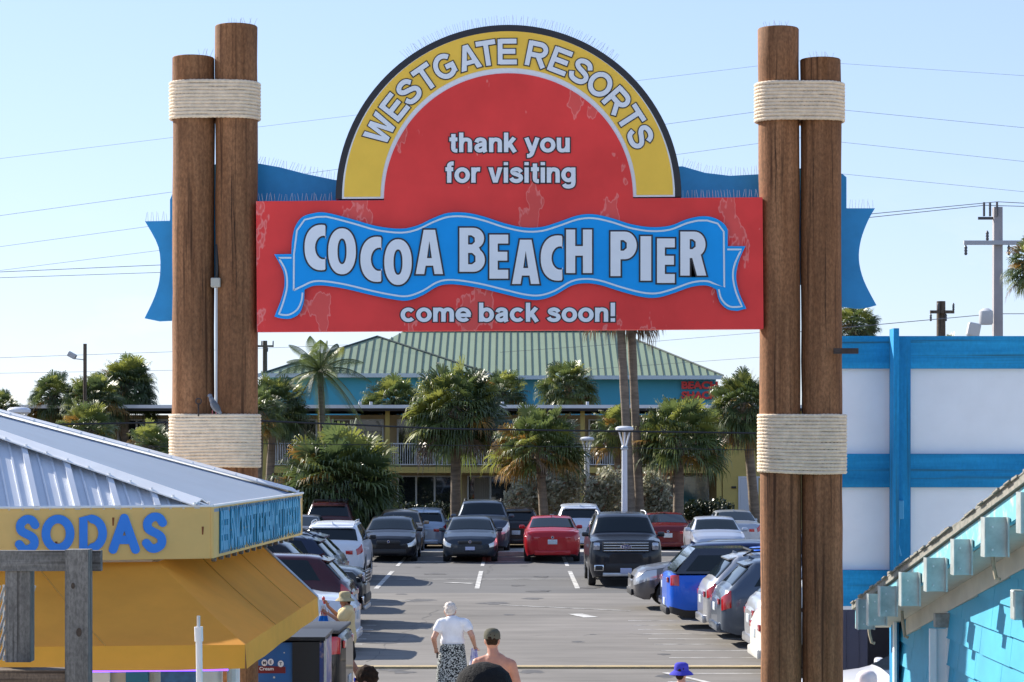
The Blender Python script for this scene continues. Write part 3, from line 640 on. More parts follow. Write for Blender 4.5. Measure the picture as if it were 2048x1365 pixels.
mb.build('lettering', [WHITE, mat('dark_ink', (.02, .03, .06), .5)], lb)
# ------------------------------------------------------------------ grey timber railing in the foreground and white pole
gw = wood('weathered_wood_v', (.13, .13, .125), (.30, .295, .28), (.04, .038, .035), 2, 26)
gwh = wood('weathered_wood_h', (.14, .14, .135), (.29, .29, .28), (.05, .048, .045), 0, 26)
FN = thing('timber_railing', 'weathered grey timber railing with knotty post at lower left', 'railing', (-1.8, 8.7, 2.1)); s8 = F/8.7
def bpx(mb, x0, x1, y0, y1, ya, yb, mi=0):
    a = at(x0, y0, 8.7); b = at(x1, y1, 8.7); mb.bx(a.x, b.x, ya, yb, b.z, a.z, mi)
m = MB(); bpx(m, 138, 184, 1098, 1480, 8.62, 8.71); m.build('post', gw, FN)
m = MB(); bpx(m, 8, 58, 1143.5, 1326, 8.72, 8.80); m.build('short_post', gw, FN)
m = MB(); bpx(m, -260, 200, 1102, 1143, 8.711, 8.755); m.build('top_rail', gwh, FN)
m = MB(); bpx(m, -260, 137, 1338, 1385, 8.64, 8.76); m.build('bottom_rail', wood('weathered_wood_brown', (.12, .085, .06), (.26, .2, .15), (.05, .035, .025), 0, 26), FN)
for px, py, r_ in ((146, 1172, .009), (158, 1265, .013)):
    kn = MB(); c = at(px, py, 8.619); kn.prism([c+Vector((r_*math.cos(a)*.8, 0, r_*math.sin(a)*1.3)) for a in [k*math.pi/6 for k in range(12)]], (0, -.0015, 0)); kn.build('knot', mat('knot_brown', (.055, .04, .03), .8, var=.4, scale=40), FN)
lat = MB()
for i in range(9):
    a = at(-60+i*10, 1320, 8.86); b = at(-10+i*10, 1172, 8.86); lat.tube([a, b], .006, 5)
lat.tube([at(7, 1170, 8.86), at(7, 1322, 8.86)], .004, 5); lat.build('lattice', STEEL, FN)
PO = thing('white_pole', 'thin white plastic pole with a metal pin on top below the awning', 'pole', at(398, 1500, 10))
m = MB(); m.tube([at(402, 1600, 10), at(398, 1282, 10)], .0145, 14); m.tube([at(398, 1283, 10), at(397, 1254, 10)], .019, 14); po_ = m.build('shaft', mat('white_pvc', (.72, .73, .74), .4), PO, 40)
m = MB(); m.tube([at(397, 1254, 10), at(397, 1232, 10)], .0075, 8); m.build('pin', STEEL, PO, 40)
# ------------------------------------------------------------------ pier stairs and deck under the camera
deck = wood('deck_boards', (.2, .17, .13), (.36, .31, .25), (.08, .07, .055), 0, 12)
m = MB(); 
for i in range(62): m.bx(-1.6, 1.6, -3+i*.145, -3+i*.145+.139, 2.16, 2.2)
for i in range(13): m.bx(-1.45, 1.45, 6.02+i*.60, 6.66+i*.60, 2.02-i*.161, 2.06-i*.161)
for x in (-1.49, 1.49):
    m.prism([(x-.03, -3, 1.9), (x-.03, 6, 1.9), (x-.03, 13.8, -.02), (x-.03, 14.3, -.02), (x-.03, 6, 2.155), (x-.03, -3, 2.155)], (.06, 0, 0))
for y in (-2.5, 1, 4.5):
    for x in (-1.4, 1.4): m.tube([(x, y, -.2), (x, y, 2.1)], .12, 10)
tag(m.build('pier_stairs', deck), kind='structure')
# ------------------------------------------------------------------ turquoise shed on the right
tq = mat('turquoise_shingle', (.04, .33, .50), .6, var=.08, scale=4, var2=.1, sc2=3)
tqw = mat('worn_turquoise', (.14, .42, .50), .65, col2=(.50, .48, .40), scale=7, thr=(.50, .66), detail=8)
shg = mat('worn_roof_shingle', (.30, .28, .24), .9, col2=(.14, .15, .13), scale=25, bump=.5)
offw = mat('soffit_cream', (.52, .49, .42), .7, var=.1, scale=6)
SH = thing('turquoise_shed', 'bright turquoise shingled shed with a worn sloping eave of hanging metal plates', 'shed', (4.2, 12, 0)); Xw = 2.75
def rk(Y): return 2.685+(16.6-Y)*.1825
w_ = MB(); w_.prism([(Xw, 16.3, 0), (Xw, 9, 0), (Xw, 9, rk(9)), (Xw, 16.3, rk(16.3))], (3.5, 0, 0)); wall = w_.build('wall', tq, SH)
cs = MB(); ex = .165; z = .2; rr = random.Random(5)
while z < 4.0:
    y1 = 16.25 if z+ex < rk(16.3)-.12 else 16.6-(z+ex+.12-2.75)/.1825
    y = min(y1, 16.25)
    while y > 9:
        L = rr.uniform(.5, .95); y2 = max(9, y-L); hh = rr.uniform(-.006, .006)
        cs.prism([(Xw-.026, y, z+hh), (Xw-.026, y2+.006, z+hh), (Xw-.006, y2+.006, z+ex+.02), (Xw-.006, y, z+ex+.02)], (.012, 0, 0)); y = y2
    z += ex
cs.build('shingle_siding', tq, wall)
m = MB(); m.bx(Xw-.055, Xw+.09, 16.3, 16.36, 0, 2.72); m.bx(Xw-.055, Xw-.03, 16.16, 16.299, 0, 2.70); m.build('corner_board', mat('bright_blue_trim', (.012, .26, .50), .5, var=.1), SH)
m = MB(); m.bx(Xw-.075, Xw-.056, 16.10, 16.165, 0, 2.66); m.build('corner_bead', WHITE, SH)
Xe = 2.48; rk0, rk1 = 16.62, 9
m = MB(); m.prism([(Xe, rk0, rk(rk0)-.12), (Xe, rk1, rk(rk1)-.12), (Xe, rk1, rk(rk1)+.012), (Xe, rk0, rk(rk0)+.012)], (.03, 0, 0)); m.build('rake_board', tqw, SH)
m = MB(); m.prism([(Xe-.02, rk0+.04, rk(rk0)+.014), (Xe-.02, rk1, rk(rk1)+.014), (Xe-.02, rk1, rk(rk1)+.06), (Xe-.02, rk0+.04, rk(rk0)+.06)], (3.9, 0, 0))
for i in range(58):
    y = rk0-i*.13; x_ = Xe-.03+rr.uniform(-.014, .01); e1, e2 = rr.uniform(.061, .067), rr.uniform(.066, .078); m.prism([(x_, y, rk(y)+.059), (x_, y-.128, rk(y-.128)+.059), (x_, y-.128, rk(y-.128)+e1+.004), (x_, y, rk(y)+e2)], (.25, 0, 0))
rfo = m.build('roof', shg, SH)
m = MB(); m.prism([(Xe+.031, 16.5, rk(16.5)-.125), (Xe+.031, rk1, rk(rk1)-.125), (Xe+.031, rk1, rk(rk1)-.10), (Xe+.031, 16.5, rk(16.5)-.10)], (Xw-Xe-.06, 0, 0)); m.build('soffit', offw, SH)
m = MB()
m.prism([(Xw-.028, 15.9, rk(15.9)-.24), (Xw-.028, 9, rk(9)-.25), (Xw-.028, 9, rk(9)-.125), (Xw-.028, 15.9, rk(15.9)-.125)], (.02, 0, 0)); m.build('frieze_board', offw, SH)
for x0, x1, y0, y1 in ((1715, 1747, 1198, 1258), (1736, 1771, 1187, 1250), (1759, 1792, 1172, 1232), (1801, 1837, 1144, 1211), (1851, 1890, 1115, 1182), (1905, 1940, 1078, 1149), (1966, 2012, 1034, 1113), (2037, 2082, 984, 1066)):
    Y = (Xe-.003)*F/(x1-1024); a = at(x0, y0, Y); b = at(x1, y1, Y); m = MB()
    m.bx(a.x-.004, b.x-.012, Y-.06, Y-.052, b.z, a.z); m.bx(a.x-.012, a.x-.004, Y-.10, Y, b.z, a.z); m.bx(b.x-.012, b.x-.004, Y-.10, Y, b.z, a.z)
    m.build('hanging_plate', mat('oxidised_zinc', (.46, .51, .50), .45, .6, var=.2, scale=12), SH)
    bt = MB()
    for q in (.18, .75): bt.rbox((a.x+(b.x-a.x)*.3, Y-.064, b.z+(a.z-b.z)*q), (.01, .008, .01), .002)
    bt.build('bolt', WHITE, SH)
for px, py, l in ((1804, 1222, .17), (1738, 1258, .1), (1985, 1113, .12)):
    m = MB(); Yp = 2.6*F/(px-1024); p = at(px, py, Yp); m.tube([p, p+Vector((.004, 0, -l*.4)), p+Vector((.02, 0, -l)), p+Vector((.04, -.01, -l*1.05))], .011, 6); m.build('hanging_strip', mat('peeling_wood', (.4, .34, .25), .85, var=.3, scale=20), SH)
ww = MB(); Yw = 2.70*F/(1885-1024)
for px0, px1, py0 in ((1859, 1872, 1258), (1893, 1914, 1224)):
    a = at(px0, py0, Yw); b = at(px1, 1500, Yw); ww.bx(a.x, b.x, Yw-.02, Yw+.02, b.z, a.z)
a = at(1873, 1258, Yw); b = at(1893, 1500, Yw); ww.bx(a.x, b.x, Yw+.0, Yw+.018, b.z, a.z)
ww.build('white_frame', WHITE, SH)
lb = MB(); p = at(1884, 1241, Yw); lb.rbox(p, (.10, .06, .09), .008); lb.build('meter_box', mat('meter_grey', (.28, .27, .25), .5, var=.3, scale=25), SH)
m = MB(); p = at(2035, 1210, 12.3); m.rbox(p, (.06, .1, .16), .008); m.build('wall_lamp', mat('oxidised_zinc', (.46, .51, .50), .45, .6), SH)
# ------------------------------------------------------------------ framed white hoarding
bw = wood('blue_boards', (.010, .22, .50), (.03, .38, .70), (.03, .12, .17), 0, 9, .3); bwv = wood('blue_boards_v', (.010, .21, .49), (.028, .36, .68), (.03, .12, .17), 2, 9, .3)
PN = thing('framed_hoarding', 'tall hoarding of white panels framed by weathered blue timber boards behind right gate piles', 'hoarding', (5.5, 21, 0)); s21 = 21
def bp(mb, x0, x1, y0, y1, ya, yb, mi=0):
    a = at(x0, y0, 21); b = at(x1, y1, 21); mb.bx(a.x, b.x, ya, yb, b.z, a.z, mi)
for y0, y1 in ((673, 738), (908, 975), (1140, 1212)):
    m = MB(); bp(m, 1640, 2420, y0, y1, 20.95, 21.0); m.build('cross_board', bw, PN)
m = MB(); bp(m, 1640, 2420, 680, 1205, 21.003, 21.02); m.build('white_panel', mat('hoarding_white', (.82, .84, .88), .5, var=.04, scale=2, var2=.04), PN)
for x0, x1 in ((1789, 1818),):
    m = MB(); bp(m, x0, x1, 674, 1211, 20.91, 20.948); m.build('upright_board', bwv, PN)
m = MB(); bp(m, 1777, 1788, 660, 1480, 20.72, 20.948); m.build('fin_board', bwv, PN)
for x0 in (1660, 1790, 2200):
    m = MB(); bp(m, x0, x0+25, 700, 1760, 21.021, 21.14); m.build('leg', bwv, PN)
m = MB(); p = at(1797, 1020, 20.9); m.rbox(p, (.09, .06, .17), .008); m.tube([p+Vector((.0, 0, -.08)), p+Vector((-.01, 0, -.3)), p+Vector((.02, 0, -.42))], .012, 6); m.build('junction_box', mat('box_blue', (.07, .33, .55), .5), PN)
m = MB(); bp(m, 1640, 2420, 1212, 1219, 20.95, 21.02); m.build('bottom_trim', WHITE, PN)
NV = thing('navy_shed', 'dark navy panelled shed with black opening under the hoarding', 'shed', (6, 34, 0))
navy = mat('navy_metal', (.012, .02, .06), .45, var=.1)
xa, xb, xc = at(1660, 0, 33).x, at(1735, 0, 33).x, at(1990, 0, 33).x
m = MB(); m.bx(xa, xb, 33, 36, 0, 3.2); m.bx(xb, xc, 33, 36, 2.9, 3.2); m.bx(xc-.5, xc, 33, 36, 0, 2.899); m.bx(xb, xc-.5, 35.9, 36, 0, 2.899)
for i in range(3): m.bx(xa+.18*i+.06, xa+.18*i+.075, 32.985, 33, 0, 3.2)
m.build('wall', navy, NV)
# ------------------------------------------------------------------ vehicles
def lerp_keys(K, u):
    for i in range(len(K)-1):
        if u <= K[i+1][0]:
            t = (u-K[i][0])/max(1e-6, K[i+1][0]-K[i][0]); t = max(0, min(1, t)); return K[i][1]+(K[i+1][1]-K[i][1])*t
    return K[-1][1]
PROF = {
 'sedan': dict(top=[(0, .60), (.015, .665), (.03, .70), (.10, .725), (.15, .735), (.18, .755), (.33, .955), (.38, .985), (.45, 1), (.53, .992), (.58, .965), (.62, .925), (.74, .715), (.77, .69), (.85, .655), (.94, .59), (.975, .53), (1, .44)],
               belt=[(0, .58), (.03, .67), (.15, .70), (.5, .665), (.74, .665), (.85, .63), (.94, .565), (1, .42)], wind=(.60, .735), rear=(.185, .335), side=((.30, .40, .47), (.49, .56, .675)), gl=.0),
 'suv': dict(top=[(0, .56), (.01, .62), (.02, .66), (.035, .685), (.12, .93), (.14, .965), (.2, .985), (.4, 1), (.56, .99), (.60, .965), (.63, .93), (.735, .70), (.76, .675), (.85, .645), (.94, .60), (.975, .55), (1, .45)],
             belt=[(0, .55), (.035, .64), (.15, .66), (.5, .64), (.74, .645), (.85, .62), (.94, .575), (1, .43)], wind=(.615, .73), rear=(.04, .115), side=((.13, .19, .31), (.33, .45, .455), (.475, .565, .675)), gl=.0),
 'bigsuv': dict(top=[(0, .60), (.008, .65), (.015, .67), (.03, .69), (.075, .93), (.09, .965), (.16, .985), (.4, 1), (.60, .99), (.635, .965), (.655, .94), (.735, .73), (.755, .71), (.85, .69), (.955, .655), (.985, .60), (1, .50)],
                belt=[(0, .58), (.03, .65), (.15, .655), (.5, .645), (.74, .665), (.85, .655), (.955, .63), (1, .48)], wind=(.645, .73), rear=(.035, .075), side=((.09, .14, .29), (.31, .44, .445), (.465, .585, .685)), gl=.0),
 'pickup': dict(top=[(0, .655), (.006, .675), (.012, .68), (.28, .685), (.295, .69), (.325, .95), (.34, .975), (.42, 1), (.53, .995), (.57, .97), (.60, .935), (.665, .73), (.685, .70), (.80, .69), (.95, .66), (.985, .61), (1, .52)],
                belt=[(0, .645), (.012, .66), (.28, .665), (.5, .64), (.67, .66), (.8, .66), (.95, .635), (1, .50)], wind=(.59, .66), rear=(.297, .323), side=((.335, .35, .425), (.445, .52, .60)), gl=.0),
}
def car(name, label, cat, loc, rz, L, Wd, Hh, kind, col, group='cars parked in the lot', metal=.0, wb=.58, rw=.34, rails=False, plate_r=True, plate_f=False, grille='bar', lamp=(.05, .02), trim=False, emblem=None, box=False, opening=None, cap=False, rimc=None, tail=None, rough=.28, step=False):
    P = PROF[kind]; hw = Wd/2; root = thing(name, label, cat, loc, rz, group)
    body_m = mat('car_paint_%d_%d_%d' % tuple(int(c*999) for c in col), col, rough, metal, coat=.45, spec=.25)
    xw = (-wb*L/2-.0*L, wb*L/2+.02*L); Ra = rw+.055; clr = .20 if kind == 'sedan' else .25
    rc = .30/L
    def wid(u):
        f = 1.0
        if u < rc: f = .70+.30*math.sqrt(max(0, 1-(1-u/rc)**2))
        if u > 1-rc*1.25: f = min(f, .62+.38*math.sqrt(max(0, 1-(1-(1-u)/(rc*1.25))**2)))
        return hw*f*(1-.03*abs(2*u-1))
    def zb(u):
        x = (u-.5)*L; z = clr+max(0, (.06-u)*2.0)*.8+max(0, (u-.95)*2.0)*.8
        return z
    def zarch(u):
        x = (u-.5)*L; z = zb(u)
        for c in xw:
            d = abs(x-c)
            if d < Ra: z = max(z, rw+math.sqrt(Ra*Ra-d*d)*.98)
        return z
    def S_(u, v, y_sign=1):             # v 0..11 around the half section, from sill to roof centre
        w = wid(u); zt = lerp_keys(P['top'], u)*Hh; zbt = min(lerp_keys(P['belt'], u)*Hh, zt-.015); z0_ = zarch(u); z00 = zb(u)
        z0_ = min(z0_, zbt-.06)
        gh = max(0, min(1, (zt-zbt-.02)/(.26*Hh)))
        wr = w*(.86-.15*gh); ze = zt-.035-.02*gh
        zm = z00+(zbt-z00)*.42; zm = max(zm, z0_+.01); z1_ = max(z00+(zbt-z00)*.18, z0_+.005); z3_ = max(z00+(zbt-z00)*.78, zm+.01)
        K = [(0, z0_-.0), (w*.90, z0_), (w*.965, z1_), (w, zm), (w*.992, z3_), (w*.955, zbt), None, None, (wr, ze), (wr*.93, zt-.012-.01*gh), (wr*.6, zt+.0), (0, zt+.012)]
        a, b = K[5], K[8]
        for q, t in ((6, .34), (7, .70)): K[q] = (a[0]+(b[0]-a[0])*t+.02*gh*math.sin(t*3.1), a[1]+(b[1]-a[1])*t)
        i = min(int(v), 10); t = v-i; y = K[i][0]+(K[i+1][0]-K[i][0])*t; z = K[i][1]+(K[i+1][1]-K[i][1])*t
        return Vector(((u-.5)*L, y*y_sign, z))
    us = set()
    for k in range(9): us.add(rc*(1-math.cos(k*math.pi/16))); us.add(1-rc*1.25*(1-math.cos(k*math.pi/16)))
    for k in range(41): us.add(k/40)
    for kx in P['top']: us.add(kx[0])
    for c in xw:
        for k in range(13): us.add((c+Ra*math.cos(math.pi*k/12)*.999)/L+.5)
        us.add((c+Ra*1.004)/L+.5); us.add((c-Ra*1.004)/L+.5)
    us = sorted(u for u in us if 0 <= u <= 1); uu = [us[0]]
    for u in us[1:]:
        if u-uu[-1] > .0012: uu.append(u)
    b = MB(); NV_ = 12
    rows = [[S_(u, v, 1) for v in range(NV_)]+[S_(u, v, -1) for v in range(NV_-2, -1, -1)] for u in uu]
    b.grid(rows)
    mlow = int(trim)
    for end, u in ((-1, 0), (1, 1)):
        r = rows[0] if end < 0 else rows[-1]; cx = Vector((r[0].x+end*.035, 0, sum(p.z for p in r)/len(r))); r2 = [p.lerp(cx, .25)+Vector((end*.028, 0, 0)) for p in r]
        b.grid([r, r2] if end > 0 else [r2, r]); n = len(r); b.add(r2+[cx], [((i, i+1, n) if end > 0 else (i+1, i, n)) for i in range(n-1)])
    # undertray and plastic cladding
    zc = [sum(b.v[i].z for i in f)/len(f) for f in b.f]
    for i, f in enumerate(b.f):
        if zc[i] < clr+(.16 if trim else .05)*Hh*.6 or all(abs(b.v[k].y) < hw*.905 and b.v[k].z < Hh*.48 and abs(b.v[k].x) < L*.47 for k in f): b.m[i] = 1
    body = b.build('body', [body_m, BLACK], root, 38, False)
    def patch(nm, u0f, u1f, v0, v1, m_, n=8, mv=6, off=.006, both=True, mirror=0, par=root, span=False):
        mb = MB()
        for sg in ((1, -1) if both else ((mirror,) if mirror else (1,))):
            G_ = []
            for i in range(n+1):
                row = []
                for j in range(mv+1):
                    tv = j/mv; ua = u0f(tv) if callable(u0f) else u0f; ub = u1f(tv) if callable(u1f) else u1f; u = ua+(ub-ua)*i/n; v = v0+(v1-v0)*tv
                    p = S_(u, v, sg); e = 1e-3
                    du = S_(min(1, u+e), v, sg)-S_(max(0, u-e), v, sg); dv = S_(u, min(10.999, v+.02), sg)-S_(u, v-.02, sg); nn = du.cross(dv)*sg
                    nn = nn.normalized() if nn.length > 0 else Vector((0, 0, 1)); row.append(p+nn*(-off if nn.dot(Vector((0, p.y, p.z-Hh*.4))) < 0 else off))
                G_.append(row)
            mb.grid(G_, 0, sg < 0)
            if both is False: pass
        return mb.build(nm, m_, par, True, False)
    def whole(nm, u0, u1, vlo, m_, n=8, inset=0, bow=.0):      # glass across the car
        mb = MB(); rows_ = []
        for i in range(n+1):
            row = []; u = u0+(u1-u0)*i/n
            vs_ = [vlo+(11-vlo)*j/7 for j in range(8)]
            for v, sg in [(v, 1) for v in vs_]+[(v, -1) for v in vs_[-2::-1]]:
                p = S_(u, v, sg); row.append(p+Vector((.006 if u > .5 else -.006, 0, .006)))
            rows_.append(row)
        mb.grid(rows_); return mb.build(nm, m_, root, True, False)
    whole('windscreen', P['wind'][0]+.006, P['wind'][1], 8.25, GLASS)
    whole('rear_window', P['rear'][0]+.004, P['rear'][1]-.004, 8.2, GLASS)
    for (a0, a1, a2) in P['side']:
        lastw = (a0, a1, a2) == P['side'][-1]; first = (a0, a1, a2) == P['side'][0]
        f0 = (lambda t, a0=a0, a1=a1: a0+(min(a1, a0+.06)-a0)*t) if first else (lambda t, a0=a0: a0)
        f1 = (lambda t, a1=a1, a2=a2: a2+(a1-a2)*t*.95) if lastw else (lambda t, a2=a2: a2)
        for sg in (1, -1): patch('side_window', f0, f1, 5.35, 7.8, GLASS, both=False, mirror=sg)
    hl = mat('headlamp_glass', (.62, .64, .66), .08, .3, coat=1); tl = mat('tail_lamp_red', (.42, .008, .01), .15, coat=1)
    for sg in (1, -1):
        if grille != 'chrome': patch('headlight', 1-rc*1.75, 1-rc*.04, 3.65, 4.9, hl, both=False, mirror=sg, off=.008)
        tv = tail or (3.9, 5.1)
        patch('taillight', .004, rc*.62, tv[0], tv[1], tl, both=False, mirror=sg, off=.010)
    zr = lerp_keys(P['belt'], 0)*Hh
    def end_box(nm, x_, y_, z_, dy, dz, m_, t=.03, r=.008, par=root):
        q = MB(); q.rbox((x_, y_, z_), (t, dy, dz), r); return q.build(nm, m_, par, 40, False)
    pl = mat('licence_plate', (.50, .55, .58), .45, var=.22, scale=26)
    if plate_r: end_box('licence_plate', -L/2-.04, 0, zr*.80 if kind != 'pickup' else .55, .31, .155, pl, .02)
    if plate_f: end_box('licence_plate', L/2+.045, 0, .45, .31, .155, mat('front_plate', (.42, .45, .62), .5), .02)
    for sg in (1, -1): 
        inner = wid(0)*.96
        end_box('taillight', -L/2-.022, sg*(inner-.10), zr*.93, .20, .11, tl, .03)
    end_box('bumper', -L/2-.02, 0, clr+.13, wid(0)*1.86, .16, BLACK if trim or kind == 'pickup' else body_m, .10, .03)
    zg = lerp_keys(P['belt'], .97)*Hh
    if grille == 'chrome':
        g_ = MB(); hgt = .27; g_.rbox((L/2+.012, 0, zg-.03), (.05, Wd*.62, hgt), .012); gr = g_.build('grille', BLACK, root, 40, False)
        for q in range(4):
            sl_ = MB(); sl_.rbox((L/2+.042, 0, zg-.03-hgt/2+.03+q*(hgt-.06)/3), (.018, Wd*.6, .022), .006); sl_.build('grille_bar', CHROME, gr, 40, False)
        fr = MB()
        for sg in (1, -1): fr.rbox((L/2+.02, sg*Wd*.40, zg-.02), (.05, .2, .22), .02)
        for f_ in (1, -1): 
            q = MB(); q.rbox((L/2+.01, f_*Wd*.39, zg-.02), (.06, .17, .20), .02); q.build('headlight', mat('clear_lamp', (.35, .38, .45), .08, .6, coat=1), root, 40, False)
            q = MB(); q.rbox((L/2-.0, f_*Wd*.36, clr+.28), (.05, .26, .17), .02); fo = q.build('fog_light', CHROME, root, 40, False)
            q = MB(); q.rbox((L/2+.022, f_*Wd*.36, clr+.28), (.02, .2, .12), .01); q.build('fog_lens', BLACK, fo, 40, False)
        q = MB(); q.rbox((L/2+.02, 0, clr+.30), (.05, Wd*.55, .2), .02); q.build('air_intake', BLACK, root, 40, False)
        q = MB(); q.rbox((L/2+.0, 0, clr+.10), (.08, Wd*.62, .10), .02); q.build('skid_plate', STEEL, root, 40, False)
    else:
        end_box('grille', L/2+.02, 0, zg-.05, Wd*.42, .10, BLACK, .04, .015)
        end_box('air_intake', L/2+.03, 0, clr+.16, Wd*.62, .15, BLACK, .05, .02)
    if emblem:
        fx, side = emblem; q = MB(); xx = L/2+.052 if side > 0 else -L/2-.042; zz = zg-.03 if side > 0 else zr*.97
        if fx == 'oval':
            q.prism([(xx, .15*math.cos(a), zz+.062*math.sin(a)) for a in [k*math.pi/12 for k in range(24)]], (.008, 0, 0)); eo = q.build('emblem', CHROME, root, False, False)
            q = MB(); q.prism([(xx+.0085, .135*math.cos(a), zz+.050*math.sin(a)) for a in [k*math.pi/12 for k in range(24)]], (.004, 0, 0)); q.build('emblem_field', mat('emblem_blue', (.01, .03, .16), .3), eo, False, False)
            vs, fs = text('Ford', .02, .001); bb_ = bounds(vs); sc = .17/(bb_[1]-bb_[0]); M = frame((xx+.0135, -.085, zz-.028), (0, sc, 0), (0, 0, .075)); q = MB(); q.add(vs, fs, 0, M); q.build('emblem_lettering', CHROME, eo, False, False)
        else:
            q.prism([(xx, .045*math.cos(a), zz+.045*math.sin(a)) for a in [k*math.pi/10 for k in range(20)]], (.01*side, 0, 0)); eo = q.build('emblem', CHROME if fx == 'ring' else WHITE, root, False, False)
            q = MB(); q.prism([(xx+.011*side, .034*math.cos(a), zz+.034*math.sin(a)) for a in [k*math.pi/10 for k in range(20)]], (.003*side, 0, 0)); q.build('emblem_centre', mat('emblem_blue', (.01, .03, .16), .3), eo, False, False)
    um = P['wind'][1]-.03
    for sg in (1, -1):
        p = S_(um, 5.3, sg); q = MB(); q.rbox((p.x, p.y+sg*.11, p.z+.06), (.12, .19, .13), .035); q.tube([(p.x, p.y-sg*.02, p.z+.01), (p.x, p.y+sg*.06, p.z+.04)], .025, 6); q.build('wing_mirror', body_m if not trim else BLACK, root, 40, False)
    rm = mat('wheel_rim', (.36, .37, .39), .3, .8)
    for c in xw:
        for sg in (1, -1):
            M = Matrix.Translation((c, sg*(hw-.125), rw)) @ Matrix.Rotation(R(-90*sg), 4, 'X')
            w2 = MB(); prof = [(rw*.62, -.10), (rw*.93, -.105), (rw*.985, -.09), (rw, -.05), (rw, .05), (rw*.985, .09), (rw*.93, .105), (rw*.66, .10), (rw*.64, .06)]
            w2.lathe(prof, n=28, M=M); wo = w2.build('wheel', RUB, root, 40, False)
            w3 = MB(); w3.lathe([(rw*.66, .04), (rw*.66, .096), (rw*.60, .098), (rw*.57, .07), (rw*.2, .05)], n=28, M=M)
            for k in range(5):
                a = 2*math.pi*k/5; M2 = M @ Matrix.Rotation(a, 4, 'Z'); w3.box((rw*.36, 0, .078), (rw*.5, rw*.16, .03), 0, M2)
            w3.lathe([(rw*.16, .06), (rw*.14, .095)], n=12, M=M); w3.build('rim', rimc or rm, wo, 40, False)
    if rails:
        for sg in (1, -1):
            u0, u1 = (.16, .56) if kind != 'bigsuv' else (.12, .6); q = MB(); pth = []
            for i in range(13):
                p = S_(u0+(u1-u0)*i/12, 9.0, sg); pth.append((p.x, p.y, p.z+(.055 if 0 < i < 12 else .0)))
            q.tube(pth, .018, 6); q.build('roof_rail', STEEL if rails == 'steel' else BLACK, root, 40, False)
        if rails == 'rack':
            for u in (.2, .34, .5):
                z = S_(u, 9, 1).z+.06; q = MB(); q.rbox(((u-.5)*L, 0, z+.02), (.06, Wd*.66, .03), .01); q.build('crossbar', BLACK, root, 40, False)
    if kind == 'sedan' or kind == 'suv':
        q = MB(); p = S_(P['rear'][1]+.03, 11 - .01, 1); q.prism([(p.x-.07, -.012, p.z), (p.x+.07, -.012, p.z), (p.x-.05, -.008, p.z+.06)], (0, .024, 0)); q.build('roof_antenna', body_m, root, False, False)
    if kind in ('suv', 'bigsuv'):
        q = MB(); u = P['rear'][1]; p = S_(u+.012, 11-.01, 1); wq = S_(u+.012, 9, 1).y; q.prism([(p.x+.10, -wq, p.z-.02), (p.x-.14, -wq*.95, p.z-.075), (p.x-.14, wq*.95, p.z-.075), (p.x+.10, wq, p.z-.02)], (0, 0, .028)); q.build('rear_spoiler', body_m, root, False, False)
    if cap:                              # camper shell on the load bed
        zz = lerp_keys(P['top'], .1)*Hh; zt_ = Hh*.985; w5 = hw*.90
        q = MB(); q.grid([[(x, y*w5*(1 if k == 0 else .84), zz+(zt_-zz)*(0, .82)[k] if k < 2 else zt_) for x in (-L*.47+(.0, .30, .36)[min(k, 2)], -L*.195) for y in (1,)] for k in (0, 1)])
        q = MB(); xs0 = (-L*.48, -L*.445+.14, -L*.44+.22); x1 = -L*.192
        pts0 = [(xs0[0], w5, zz), (xs0[1], w5*.86, zt_-.10), (xs0[2], w5*.76, zt_)]
        V8 = [(x, sg*y, z) for sg in (1, -1) for (x, y, z) in pts0]+[(x1, sg*y, z) for sg in (1, -1) for (_, y, z) in pts0]
        q.add(V8, [(0, 6, 7, 1), (1, 7, 8, 2), (2, 8, 11, 5), (5, 11, 10, 4), (4, 10, 9, 3), (0, 1, 4, 3), (1, 2, 5, 4), (6, 9, 10, 7), (7, 10, 11, 8)]); cs_ = q.build('camper_shell', mat('shell_dark', (.02, .025, .04), .2, .2, coat=1), root, 30, False)
        q = MB(); q.add([(xs0[0]-.012, w5*.86, zz+.05), (xs0[1]-.012, w5*.76, zt_-.13), (xs0[1]-.012, -w5*.76, zt_-.13), (xs0[0]-.012, -w5*.86, zz+.05)], [(0, 1, 2, 3)]); q.build('rear_window', GLASS, cs_, False, False)
        for sg in (1, -1):
            q = MB(); q.add([(xs0[0]+.22, sg*(w5*.985+.012), zz+.06), (xs0[1]+.16, sg*(w5*.88+.012), zt_-.14), (x1-.06, sg*(w5*.88+.012), zt_-.14), (x1-.06, sg*(w5*.985+.012), zz+.06)], [(0, 1, 2, 3)]); q.build('side_window', GLASS, cs_, False, False)
    if opening == 'tonneau':
        zz = lerp_keys(P['top'], .1)*Hh; q = MB(); q.rbox((-L*.345, 0, zz+.035), (L*.30, Wd*.86, .05), .015); q.build('bed_cover', mat('tonneau_black', (.03, .03, .032), .55), root, 40, False)
    if box:
        q = MB(); q.rbox((-.1*L, 0, Hh+.24), (2.0, .85, .36), .10); q.build('roof_box', BLACK, root, 40, False)
    return root
def cpos(px, Y): return ((px-1024)/F*Y, Y, 0)
FW, BK = R(-90), R(90)                   # nose towards the camera / away from it
def nose_at(px, Y, L, rz):               # thing centre so that the near end stands at Y
    x, y, _ = cpos(px, Y); return (x, Y+L/2, 0)
RC = 'cars in the far row'; R2 = 'cars behind the far row'; RL = 'cars along the left side of the lot'; RR = 'cars along the right side of the lot'
car('parked_car', 'white crossover with silver roof rails seen from behind, at the left of the far bays', 'car', nose_at(662, 64, 4.6, BK), BK, 4.6, 1.86, 1.68, 'suv', (.70, .72, .76), RC, trim=True, rails='steel', rw=.36)
